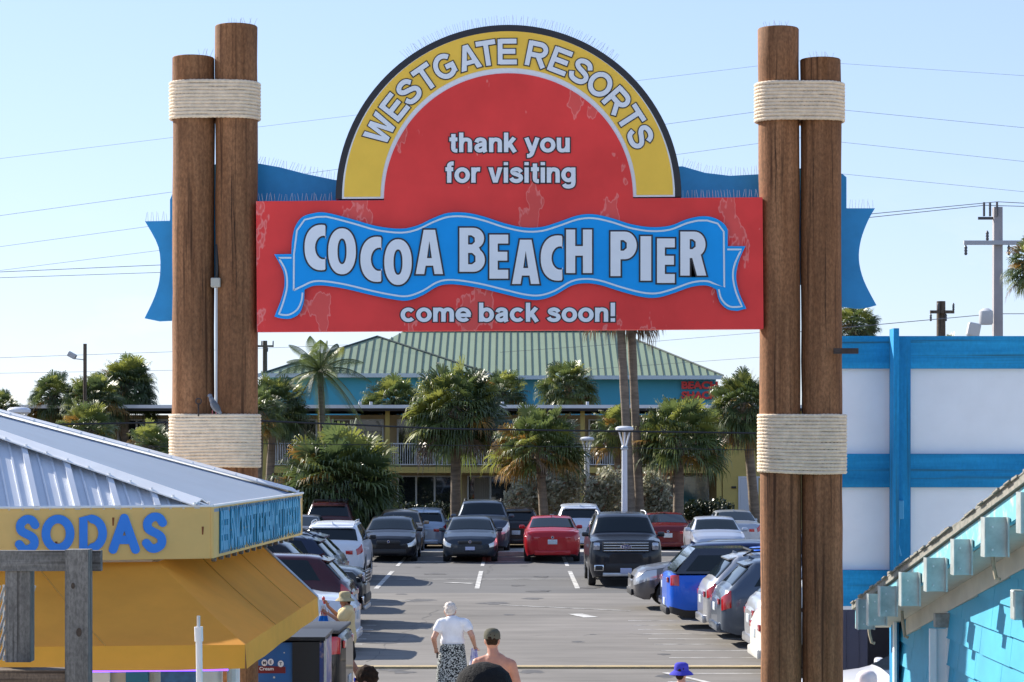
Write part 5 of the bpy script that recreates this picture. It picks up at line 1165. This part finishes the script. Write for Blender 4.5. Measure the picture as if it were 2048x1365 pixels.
upole('brown wooden utility pole with short crossarm above the hoarding', 1882, 603, 105, .2, brown, [(625, 1858, 1906)])
upole('thin wooden utility pole seen between left gate piles and shop roof', 530, 682, 170, .17, brown, [(693, 512, 548)])
upole('short pole with crossarm below the blue banner at right', 1732, 668, 112, .08, brown, [(664, 1712, 1750)])
c = at(170, 688, 95); FP = thing('floodlight_pole', 'wooden pole with one grey floodlight above the left palms', 'floodlight', (c.x, 95, 0))
m = MB(); m.tube([(c.x, 95, 0), (c.x, 95, c.z)], .075, 10); m.build('pole', brown, FP)
m = MB(); m.tube([at(168, 720, 95), at(150, 718, 95)], .02, 6); m.build('bracket', STEEL, FP)
m = MB(); m.rbox((0, 0, 0), (.36, .3, .22), .04, 0, Matrix.Translation(at(144, 711, 95)) @ Matrix.Rotation(.5, 4, 'Y')); m.build('lamp_head', mat('lamp_grey', (.42, .44, .46), .5), FP)
c = at(1947, 660, 40); FL = thing('floodlight', 'grey floodlight on a short stem over the hoarding top edge', 'floodlight', (c.x, 40, 0))
m = MB(); m.tube([(c.x, 40, 0), (c.x, 40, c.z-.1)], .03, 8); m.build('stem', STEEL, FL)
m = MB(); m.rbox((0, 0, 0), (.22, .16, .24), .03, 0, Matrix.Translation(c) @ Matrix.Rotation(.2, 4, 'Y')); m.build('lamp_head', mat('lamp_grey', (.42, .44, .46), .5), FL)
# overhead wires
wm = mat('wire', (.2, .2, .21), .6)
def wire(label, P, Y, r=.022, sagm=0.0):
    pts = []
    for i in range(len(P)-1):
        a, b = at(*P[i], Y), at(*P[i+1], Y)
        for k in range(12): t = k/12; pts.append(a.lerp(b, t)-Vector((0, 0, sagm*4*t*(1-t))))
    pts.append(at(*P[-1], Y)); m = MB(); m.tube(pts, r*(.5 if Y > 100 else .9), 5); return tag(m.build('overhead_wire', mat('cable_black', (.02, .02, .022), .6) if Y < 75 else wm), label, 'wire', 'overhead wires')
wire('topmost faint overhead wire crossing behind the arch', [(-60, 325), (1600, 122), (2110, 156)], 150, .018)
wire('second overhead wire from the top, meeting the piles below their upper lashing', [(-60, 440), (1600, 212), (2110, 262)], 150, .024)
wire('third overhead wire from the top, at arch base height', [(-60, 502), (1600, 276), (2110, 330)], 150, .022)
wire('fourth overhead wire, ending at the top of the right banner', [(-60, 549), (1600, 340), (2110, 390)], 150, .022)
wire('upper of the thick twin cables left of the blue banner', [(-60, 547), (330, 530)], 130, .035)
wire('lower of the thick twin cables left of the blue banner', [(-60, 558), (330, 545)], 130, .03)
wire('wire running to the top of the concrete pole, uppermost', [(1600, 442), (1995, 404), (2110, 410)], 78, .014)
wire('wire running to the top of the concrete pole, lowest', [(1600, 450), (1970, 411), (2110, 415)], 78.3, .014)
wire('thin wire above the floodlight pole lamp on the left', [(-60, 718), (345, 704), (700, 690)], 120, .02)
wire('thin wire just under the floodlight lamp on the left', [(-60, 748), (345, 741)], 120, .018)
wire('wire from the banner past the brown pole to the concrete pole', [(1600, 664), (1990, 628), (2110, 628)], 78, .014)
wire('wire over the green roof right end below the sign', [(1000, 705), (1300, 684), (1560, 662)], 128, .02)
wire('thin wire just above the shop fascia below the sign', [(1100, 745), (1560, 712)], 128, .018)
wire('heavy black sagging cable across palms and balcony', [(-60, 852), (300, 846), (520, 842), (890, 858), (1600, 868)], 72, .033)
wire('thinner black cable below the heavy one across the balcony', [(-60, 905), (520, 888), (1000, 892), (1600, 902)], 73, .013)
# pigeon on the rope
c = at(428, 826, 18.24); PG_ = thing('pigeon', 'grey pigeon standing on the lower left rope lashing', 'bird', c)
gb = mat('pigeon_grey', (.17, .18, .21), .7, var=.2, scale=30)
m = MB()
bm = bmesh.new(); bmesh.ops.create_uvsphere(bm, u_segments=16, v_segments=12, radius=1)
def ell(mb, c_, r3, rot=None, mi=0):
    M = Matrix.Translation(c_) @ (rot.to_matrix().to_4x4() if rot else Matrix.Identity(4)) @ Matrix.Diagonal((r3[0], r3[1], r3[2], 1)); mb.add([v.co.copy() for v in bm.verts], [[v.index for v in f.verts] for f in bm.faces], mi, M)
bm.verts.index_update()
ell(m, c+Vector((.005, 0, .055)), (.030, .035, .055), Quaternion((0, 1, 0), -.5)); m.tube([c+Vector((-.012, 0, .09)), c+Vector((-.028, 0, .125))], [.024, .015], 10); ell(m, c+Vector((-.032, 0, .135)), (.019, .015, .016)); m.tube([c+Vector((.025, 0, .03)), c+Vector((.055, 0, -.01))], [.022, .012], 8)
m.build('body', gb, PG_, True)
m = MB(); m.tube([c+Vector((-.048, 0, .134)), c+Vector((-.062, 0, .130))], [.005, .001], 6); m.build('beak', BLACK, PG_)
for dx in (-.012, .016):
    m = MB(); m.tube([c+Vector((dx, -.005, .02)), c+Vector((dx, -.005, -.012))], .004, 6); m.build('leg', mat('pigeon_pink', (.45, .12, .12), .6), PG_)
for sg in (-1, 1):
    m = MB(); ell(m, c+Vector((.018, sg*.030, .05)), (.022, .008, .048), Quaternion((0, 1, 0), -.6)); m.build('wing', mat('pigeon_wing', (.09, .10, .12), .7), PG_, True)
# ------------------------------------------------------------------ people
bm_s = bm
def capsule(mb, p0, p1, r0, r1, fy=1.0, n=12):
    p0, p1 = Vector(p0), Vector(p1); t = (p1-p0); L = t.length; t = t/L if L > 1e-6 else Vector((0, 0, 1))
    a = Vector((1, 0, 0)); a = (a-t*a.dot(t)); a = a.normalized() if a.length > .1 else t.orthogonal().normalized(); b = t.cross(a)
    prof = [(-math.cos(k*math.pi/10)*1.0, math.sin(k*math.pi/10)) for k in range(1, 6)]
    ring = [(p0+t*r0*c, r0*s) for c, s in prof]+[(p1+t*r1*math.sin(k*math.pi/10), r1*math.cos(k*math.pi/10)) for k in range(0, 5)]
    vs = [p0-t*r0]; 
    for c, r in ring:
        for k in range(n): an = 2*math.pi*k/n; vs.append(c+(a*math.cos(an)+b*math.sin(an)*fy)*r)
    vs.append(p1+t*r1); fs = []; m = len(ring)
    for k in range(n): fs.append((0, 1+(k+1) % n, 1+k)); fs.append((1+(m-1)*n+k, 1+(m-1)*n+(k+1) % n, 1+m*n))
    for i in range(m-1):
        for k in range(n): fs.append((1+i*n+k, 1+i*n+(k+1) % n, 1+(i+1)*n+(k+1) % n, 1+(i+1)*n+k))
    mb.add(vs, fs)
def fuse(mb, name, m_, parent, vox=.011, smooth=6):     # one continuous skin over the volumes
    me = bpy.data.meshes.new('t'); me.from_pydata([tuple(v) for v in mb.v], [], mb.f); o = bpy.data.objects.new('t', me); C.objects.link(o)
    r = o.modifiers.new('r', 'REMESH'); r.mode = 'VOXEL'; r.voxel_size = vox; s = o.modifiers.new('s', 'SMOOTH'); s.factor = .5; s.iterations = smooth
    dg = bpy.context.evaluated_depsgraph_get(); dg.update(); m2 = bpy.data.meshes.new_from_object(o.evaluated_get(dg)); m2.name = name; m2.materials.clear(); m2.materials.append(m_)
    m2.polygons.foreach_set('use_smooth', [True]*len(m2.polygons)); bpy.data.objects.remove(o); return link(name, m2, parent)
def skin(n, c): return mat(n, c, .5, var=.10, scale=9, spec=.35)
def V3(*a): return Vector(a)
def hand(mb, w, d, side, curl=.5, k=1.0):
    w, d = Vector(w), Vector(d).normalized(); s = Vector(side).normalized(); nn = d.cross(s).normalized()
    capsule(mb, w, w+d*.075*k, .026*k, .032*k, .55)
    for i, (o, l) in enumerate(((-.030, .066), (-.010, .078), (.011, .073), (.030, .058))):
        b = w+d*.085*k+s*o*k; m1 = b+(d*(1-curl*.3)+nn*curl*.45).normalized()*l*.5*k; e = m1+(d*(1-curl)+nn*curl).normalized()*l*.5*k
        capsule(mb, b-d*.015*k, m1, .0095*k, .009*k, 1, 8); capsule(mb, m1, e, .009*k, .0075*k, 1, 8)
    b = w+d*.03*k-s*.028*k; e = b+(d*.7-s*.6+nn*.5).normalized()*.045*k; capsule(mb, b, e, .0115*k, .010*k, 1, 8); capsule(mb, e, e+(d*.9-s*.1+nn*.5).normalized()*.028*k, .010*k, .008*k, 1, 8)
def person(label, loc, rz, sk, J, parts, group=None, k=1.0, hair=None, build=1.0):
    """J: joints in local metres, facing +Y; parts: clothing callables"""
    root = thing('person', label, 'person', loc, rz, group); m = MB(); h = J['head']; ft = J.get('look', V3(0, 1, 0)).normalized(); rt = ft.cross(V3(0, 0, 1)).normalized()
    q = Matrix((rt, ft, V3(0, 0, 1))).transposed().to_quaternion()
    ell(m, h, (.074*k, .094*k, .108*k), q); ell(m, h+ft*.022*k-V3(0, 0, .062*k), (.052*k, .062*k, .058*k), q)
    capsule(m, h+ft*.090*k+V3(0, 0, .012*k), h+ft*.108*k-V3(0, 0, .028*k), .010*k, .015*k); ell(m, h+ft*.083*k-V3(0, 0, .066*k), (.026*k, .012*k, .010*k), q); ell(m, h+ft*.084*k+V3(0, 0, .03*k), (.05*k, .014*k, .012*k), q)
    for s in (1, -1): ell(m, h+rt*s*.076*k-V3(0, 0, .008*k)-ft*.006*k, (.012*k, .024*k, .034*k), q)
    nb = J['neck']; capsule(m, nb, h-V3(0, 0, .05*k), .060*k*build, .054*k)
    ch, pv = J['chest'], J['pelvis']; sl, sr = J['sl'], J['sr']; hl, hr = J['hl'], J['hr']
    capsule(m, sl.lerp(sr, .12), sl.lerp(sr, .88), .066*k*build, .066*k*build, .95); capsule(m, nb-V3(0, 0, .02), sl.lerp(nb, .35), .058*k, .050*k); capsule(m, nb-V3(0, 0, .02), sr.lerp(nb, .35), .058*k, .050*k)
    capsule(m, ch+V3(0, 0, .05*k), ch-V3(0, 0, .10*k), .155*k*build, .140*k*build, .66); capsule(m, ch-V3(0, 0, .08*k), pv+V3(0, 0, .02), .138*k*build, .150*k*build, .66); capsule(m, hl, hr, .098*k, .098*k, 1)
    for a, e, w in ((sl, J['el'], J['wl']), (sr, J['er'], J['wr'])): capsule(m, a, e, .050*k*build, .040*k*build); capsule(m, e, w, .041*k*build, .027*k)
    for a, e, w in ((hl, J['kl'], J['al']), (hr, J['kr'], J['ar'])):
        capsule(m, a, e, .084*k*build, .055*k); capsule(m, e, e.lerp(w, .35)-ft*.012, .052*k, .056*k); capsule(m, e.lerp(w, .35)-ft*.012, w, .056*k, .036*k); fd = J.get('foot', ft); capsule(m, w-V3(0, 0, .045*k)-fd*.03*k, w-V3(0, 0, .055*k)+fd*.13*k, .036*k, .030*k, .8)
    hand(m, J['wl'], J.get('dl', J['wl']-J['el']), J.get('tl', ft), J.get('cl', .45), k); hand(m, J['wr'], J.get('dr', J['wr']-J['er']), J.get('tr', ft), J.get('cr', .45), k)
    body = fuse(m, 'body', sk, root, .0095 if k > .8 else .008, 5)
    for s in (1, -1):
        e = MB(); ell(e, h+ft*.086*k+rt*s*.030*k+V3(0, 0, .012*k), (.011*k, .007*k, .008*k), q); e.build('eye', mat('eye_dark', (.03, .02, .015), .2), root, True, False)
    for f in parts: f(root, J, h, ft, rt, q, k)
    return root
def stand(hgt, fem=False, k=None):
    k = k or hgt/1.72; g = lambda x, y, z: V3(x*k, y*k, z*k)
    return dict(head=g(0, .02, 1.60), neck=g(0, -.01, 1.44), chest=g(0, 0, 1.25), pelvis=g(0, 0, .98), sl=g(-.19, 0, 1.40), sr=g(.19, 0, 1.40), el=g(-.25, -.02, 1.10), er=g(.25, -.02, 1.10), wl=g(-.26, .06, .86), wr=g(.26, .06, .86), hl=g(-.09, 0, .92), hr=g(.09, 0, .92), kl=g(-.10, .02, .50), kr=g(.10, .02, .50), al=g(-.10, -.02, .09), ar=g(.10, -.02, .09))
def shirt(m_, sleeve=.5, hem=None, grow=.014, name='shirt', build=1.0):
    def f(root, J, h, ft, rt, q, k):
        m = MB(); g = grow; sl, sr, ch, pv, nb = J['sl'], J['sr'], J['chest'], J['pelvis'], J['neck']
        capsule(m, sl.lerp(sr, .10), sl.lerp(sr, .90), .068*k+g, .068*k+g, .95); capsule(m, nb-V3(0, 0, .035), sl.lerp(nb, .35), .055*k+g, .050*k+g); capsule(m, nb-V3(0, 0, .035), sr.lerp(nb, .35), .055*k+g, .050*k+g)
        capsule(m, ch+V3(0, 0, .05*k), ch-V3(0, 0, .10*k), .155*k*build+g, .142*k*build+g, .68); b = hem or (pv+V3(0, 0, .03)); capsule(m, ch-V3(0, 0, .08*k), b, .142*k*build+g, .158*k*build+g*1.4, .70)
        for a, e in ((sl, J['el']), (sr, J['er'])): capsule(m, a, a.lerp(e, sleeve), .054*k+g, .050*k+g*1.6)
        fuse(m, name, m_, root, .012, 4)
    return f
def shorts(m_, grow=.016, name='shorts', low=.75):
    def f(root, J, h, ft, rt, q, k):
        m = MB(); g = grow; capsule(m, J['pelvis']+V3(0, 0, .05*k), J['pelvis']-V3(0, 0, .03*k), .150*k+g, .152*k+g, .70); capsule(m, J['hl'], J['hr'], .100*k+g, .100*k+g)
        for a, e in ((J['hl'], J['kl']), (J['hr'], J['kr'])): capsule(m, a, a.lerp(e, low), .088*k+g, .074*k+g*1.5)
        fuse(m, name, m_, root, .012, 4)
    return f
def hair(m_, long=0, grow=.012, up=.0):
    def f(root, J, h, ft, rt, q, k):
        m = MB(); ell(m, h+V3(0, 0, .034*k)-ft*.012*k, (.074*k+grow, .090*k+grow, .086*k+grow+up), q); ell(m, h-ft*.045*k-V3(0, 0, .012*k), (.062*k+grow, .045*k+grow, .052*k), q)
        rh = random.Random(9)
        for i in range(70):
            v = Vector((rh.gauss(0, 1), rh.gauss(0, 1), rh.gauss(0, 1))).normalized()
            if v.z > -.25 and v.dot(ft) < .55: ell(m, h+V3(0, 0, .034*k)-ft*.012*k+Vector((v.x*(.074*k+grow), v.y*(.088*k+grow), v.z*(.084*k+grow+up))), (.014, .014, .012), None)
        if long: capsule(m, h-ft*.05*k, h-ft*.06*k-V3(0, 0, long), .080*k, .060*k, .7)
        fuse(m, 'hair', m_, root, .009, 3)
    return f
def cap_hat(m_, brim=True, back=False):
    def f(root, J, h, ft, rt, q, k):
        m = MB(); c = h+V3(0, 0, .042*k); prof = [(.094, -.02), (.096, .02), (.088, .055), (.065, .082), (.03, .094), (.004, .096)]
        M = Matrix.Translation(c) @ q.to_matrix().to_4x4() @ Matrix.Diagonal((k*.96, k*1.12, k, 1)); m.lathe(prof, n=24, M=M); ho = m.build('cap', m_, root, 40, False)
        d = -ft if back else ft; b = MB(); P = []
        for i in range(9):
            a = R(-46+92*i/8); dirv = d*math.cos(a)+rt*math.sin(a); P.append([c+dirv*.092*k*1.05-V3(0, 0, .012*k), c+dirv*.125*k+d*.03*k-V3(0, 0, .016*k), c+dirv*.13*k+d*.065*k*math.cos(a)-V3(0, 0, .034*k)])
        b.grid(P); b.grid([[p-V3(0, 0, .006) for p in r] for r in P], 0, True); b.build('cap_brim', m_, ho, True, False)
    return f
def bucket(m_, r=.165, dz=.0):
    def f(root, J, h, ft, rt, q, k):
        m = MB(); c = h+V3(0, 0, .03*k+dz); M = Matrix.Translation(c) @ q.to_matrix().to_4x4() @ Matrix.Diagonal((k, k*1.08, k, 1))
        m.lathe([(r, -.050), (r*.82, -.022), (.100, .004), (.098, .05), (.090, .088), (.06, .108), (.01, .114)], n=28, M=M); m.lathe([(r*.985, -.056), (r*.81, -.030), (.097, -.004), (.01, .0)], n=28, M=M)
        m.build('hat', m_, root, 50, False)
    return f
def cloth(n, c, **kw): return mat(n, c, .85, spec=.15, **{**dict(var=.07, scale=9, bump=.6), **kw})
fair = skin('skin_fair', (.50, .27, .19)); tan = skin('skin_tanned', (.46, .22, .15)); brn = skin('skin_brown', (.33, .16, .10))  # three skin colours, brn the darkest brown
white_hair = mat('white_hair', (.60, .54, .49), .85, spec=.1, var=.2, scale=40, bump=.4); dark_hair = mat('dark_brown_hair', (.03, .018, .012), .9, spec=.1, var=.4, scale=40, bump=.4)
# elderly woman walking away
Yw_ = F/143; J = stand(1.64); ox = (905-1024)/143
g = lambda px, py, y=0: V3((px-905)/143, y, H0-(py-HY)/143)
J.update(head=g(900, 1223, .07), neck=g(902, 1247, .02), chest=g(905, 1262), pelvis=g(905, 1300, -.02), sl=g(881, 1247), sr=g(932, 1247), el=g(868, 1276, -.08), er=g(944, 1271, -.08), wl=g(871, 1298, .06), wr=g(949, 1291, .05), cl=.9, cr=.8)
skm = cloth('skirt_print', (.012, .014, .016), col2=(.42, .44, .42), scale=52, thr=(.49, .52), detail=1, bump=0)
def skirt(root, J, h, ft, rt, q, k):
    m = MB(); P = []; z0, z1 = 1.10, .16
    for i in range(15):
        t = i/14; z = z0+(z1-z0)*t; row = []
        for a in range(40):
            an = 2*math.pi*a/40; f_ = 1+.05*t*math.sin(an*7+1)+.03*t*math.sin(an*11); rx = (.165+.035*min(1, t*3)+.03*t)*f_; ry = (.125+.03*min(1, t*3)+.06*t)*f_; row.append(V3(rx*math.cos(an)+.0-.02*t, ry*math.sin(an)-.02, z))
        P.append(row+[row[0]])
    m.grid(P, 0, True); m.build('skirt', skm, root, True, False)
person('white haired woman in white top and black and white patterned skirt walking away', (ox, Yw_, 0), 0, fair, J, [shirt(cloth('white_cotton', (.74, .75, .79)), .38, g(905, 1282), .013), skirt, hair(white_hair, 0, .010)])
tw = MB(); c0 = V3(ox, Yw_, 0)+J['wr']+V3(.0, .03, -.06); P = []
for i in range(13):
    t = i/12; P.append([c0+V3(-.045-.055*t+j/10*(.08+.10*t), .03*math.sin(j*1.9+t*2)*(.4+t), -.40*t+.02*math.sin(j)) for j in range(11)])
tw.grid(P); tw.grid([[p+V3(0, .012, 0) for p in r] for r in P], 0, True)
tag(tw.build('towel', cloth('lavender_cloth', (.62, .63, .80), col2=(.19, .19, .58), scale=5, thr=(.5, .6)), None, True), 'white and violet patterned cloth hanging from the hand of the white haired woman', 'towel')
ph = MB(); p = V3(ox, Yw_, 0)+J['wl']+V3(.02, .06, -.07); ph.rbox(p, (.02, .075, .14), .006); tag(ph.build('phone', BLACK), 'small dark phone held in the left hand of the white haired woman', 'phone')
# shirtless man with cap
sM = 183.0; YM = F/sM; oxm = (988-1024)/sM; J = stand(1.80); g = lambda px, py, y=0: V3((px-988)/sM, y, H0-(py-HY)/sM)
J.update(head=g(984, 1282, .03), neck=g(987, 1312, -.01), chest=g(989, 1345, 0), sl=g(954, 1326), sr=g(1023, 1329), el=V3(-.27, -.04, 1.19), er=V3(.28, -.02, 1.17), pelvis=V3(0, 0, 1.03))
person('shirtless man with olive cap walking behind the white haired woman', (oxm, YM, 0), 0, tan, J, [shorts(cloth('navy_shorts', (.02, .03, .09))), hair(dark_hair, 0, .004), cap_hat(cloth('olive_cap', (.10, .095, .07)))], build=1.12)
# near person in black hat on the stairs
YN = 8.4; sN = F/YN; J = stand(1.70); zt_ = H0-(1316-HY)/sN; feet = zt_-1.70*1.0-.035
person('person in a round black knit hat standing on the stairs closest to the camera', ((968-1024)/sN, YN, feet), 0, fair, J, [shirt(cloth('grey_tee', (.16, .16, .18)), .5), shorts(cloth('black_cotton', (.012, .012, .014))), hair(mat('fair_hair', (.32, .24, .17), .6, var=.3, scale=40), .04, .006)])
hc = V3((968-1024)/sN, YN, feet)+J['head']; m = MB(); m.lathe([(.108, -.05), (.112, -.01), (.108, .035), (.092, .078), (.06, .106), (.02, .118), (.003, .119)], hc+V3(0, -.01, .018), 30)
tag(m.build('knit_hat', cloth('black_knit', (.012, .012, .013), scale=60, bump=.5), None, 50), 'round black knit hat on the head nearest the camera', 'hat')
# person with dark hair in profile
sP = 222.0; YP = F/sP; J = stand(1.78); J['head'] = J['head']+V3(0, .03, 0); J['look'] = V3(-.1, 1, 0)
person('person with short dark hair and mirrored blue glasses turning left at the lower edge', ((742-1024)/sP, YP, H0-(1329-HY)/sP-1.805), R(82), brn, J, [shirt(cloth('navy_tee', (.02, .03, .12)), .5), shorts(cloth('grey_shorts', (.1, .1, .11))), hair(dark_hair, .05, .016, .006),
   lambda root, J, h, ft, rt, q, k: [(lambda e: (ell(e, h+ft*.094+rt*s*.032+V3(0, 0, .012), (.028, .010, .020), q), e.build('sunglasses', mat('mirror_blue', (.02, .05, .5), .1, .6), root, True, False)))(MB()) for s in (1, -1)]])
# blue bucket hat
sB = 180.0; J = stand(1.40); J['look'] = V3(.5, 1, 0)
person('child in a violet blue bucket hat at the bottom edge of the lot', ((1363-1024)/sB, F/sB, H0-(1324-HY)/sB-1.425), R(0), fair, J, [shirt(cloth('white_tee', (.6, .6, .62)), .5), shorts(cloth('blue_shorts', (.02, .08, .3))), hair(dark_hair, .03, .004), bucket(cloth('violet_blue_cotton', (.055, .055, .42)), .165)], k=1.40/1.72)
# white cap
sC = 226.0; J = stand(1.76); J['look'] = V3(-.6, -1, 0)
person('person in a pale pink white cap in front of the white saloon', ((1734-1024)/sC, F/sC, H0-(1338-HY)/sC-1.79), R(0), fair, J, [shirt(cloth('pink_tee', (.6, .45, .42)), .5), shorts(cloth('tan_shorts', (.3, .24, .16))), hair(dark_hair, .0, .004), cap_hat(cloth('pale_cap', (.74, .66, .66)))])
# child with straw hat
sK = 127.0; YK = F/sK; oxk = (696-1024)/sK; J = stand(1.56); kk = 1.56/1.72
# faces -X: local +Y is world -X after a quarter turn
J.update(er=V3(.17, .16, 1.16), wr=V3(.12, .33, 1.33), dr=V3(-.05, .3, .6), cr=1.0, el=V3(-.17, .12, 1.12), wl=V3(-.10, .30, 1.22), cl=.9, kl=V3(-.09, -.06, .47), al=V3(-.09, -.22, .12), kr=V3(.09, .06, .47), ar=V3(.09, .0, .09))
J['head'] = J['head']+V3(0, .03, -.01)
straw = cloth('straw', (.44, .36, .20), scale=50, bump=.4)
person('child in straw bucket hat and pale yellow tee facing left beside the black pickup', (oxk, YK, 0), R(90), brn, J, [shirt(cloth('pale_yellow_tee', (.66, .52, .28)), .55, V3(0, -.01, .86), .03), shorts(cloth('black_cotton', (.012, .012, .014))), hair(dark_hair, .03, .004), bucket(straw, .16)], k=kk)
hw_ = Vector((oxk, YK, 0))+Matrix.Rotation(R(90), 4, 'Z') @ (J['wr']+V3(-.01, .05, .06))
m = MB(); m.tube([hw_-V3(0, 0, .03), hw_+V3(-.01, 0, .03)], [.014, .02], 8, 0); ell(m, hw_+V3(-.015, 0, .055), (.026, .026, .038)); tag(m.build('ice_pop', mat('ice_red', (.55, .05, .05), .35), None, True), 'red ice pop held up by the child in the straw hat', 'ice pop')
cw = MB(); P = []; o = hw_+V3(-.02, -.02, -.05)
for i in range(12):
    t = i/11; P.append([o+V3(-.07*(.4+t)+j/8*.15*(.4+t), .02*math.sin(j*2+t*3), -.36*t) for j in range(9)])
cw.grid(P[:6], 0); cw.grid(P[5:], 1); cw.grid([[p+V3(0, .012, 0) for p in r] for r in P], 0, True)
tag(cw.build('swimsuit', [cloth('white_stripe_cloth', (.6, .6, .62), col2=(.5, .12, .10), scale=9, thr=(.55, .6)), cloth('bright_blue_cloth', (.012, .16, .62))], None, True), 'white and bright blue swimwear dangling in front of the child in the straw hat', 'swimwear')
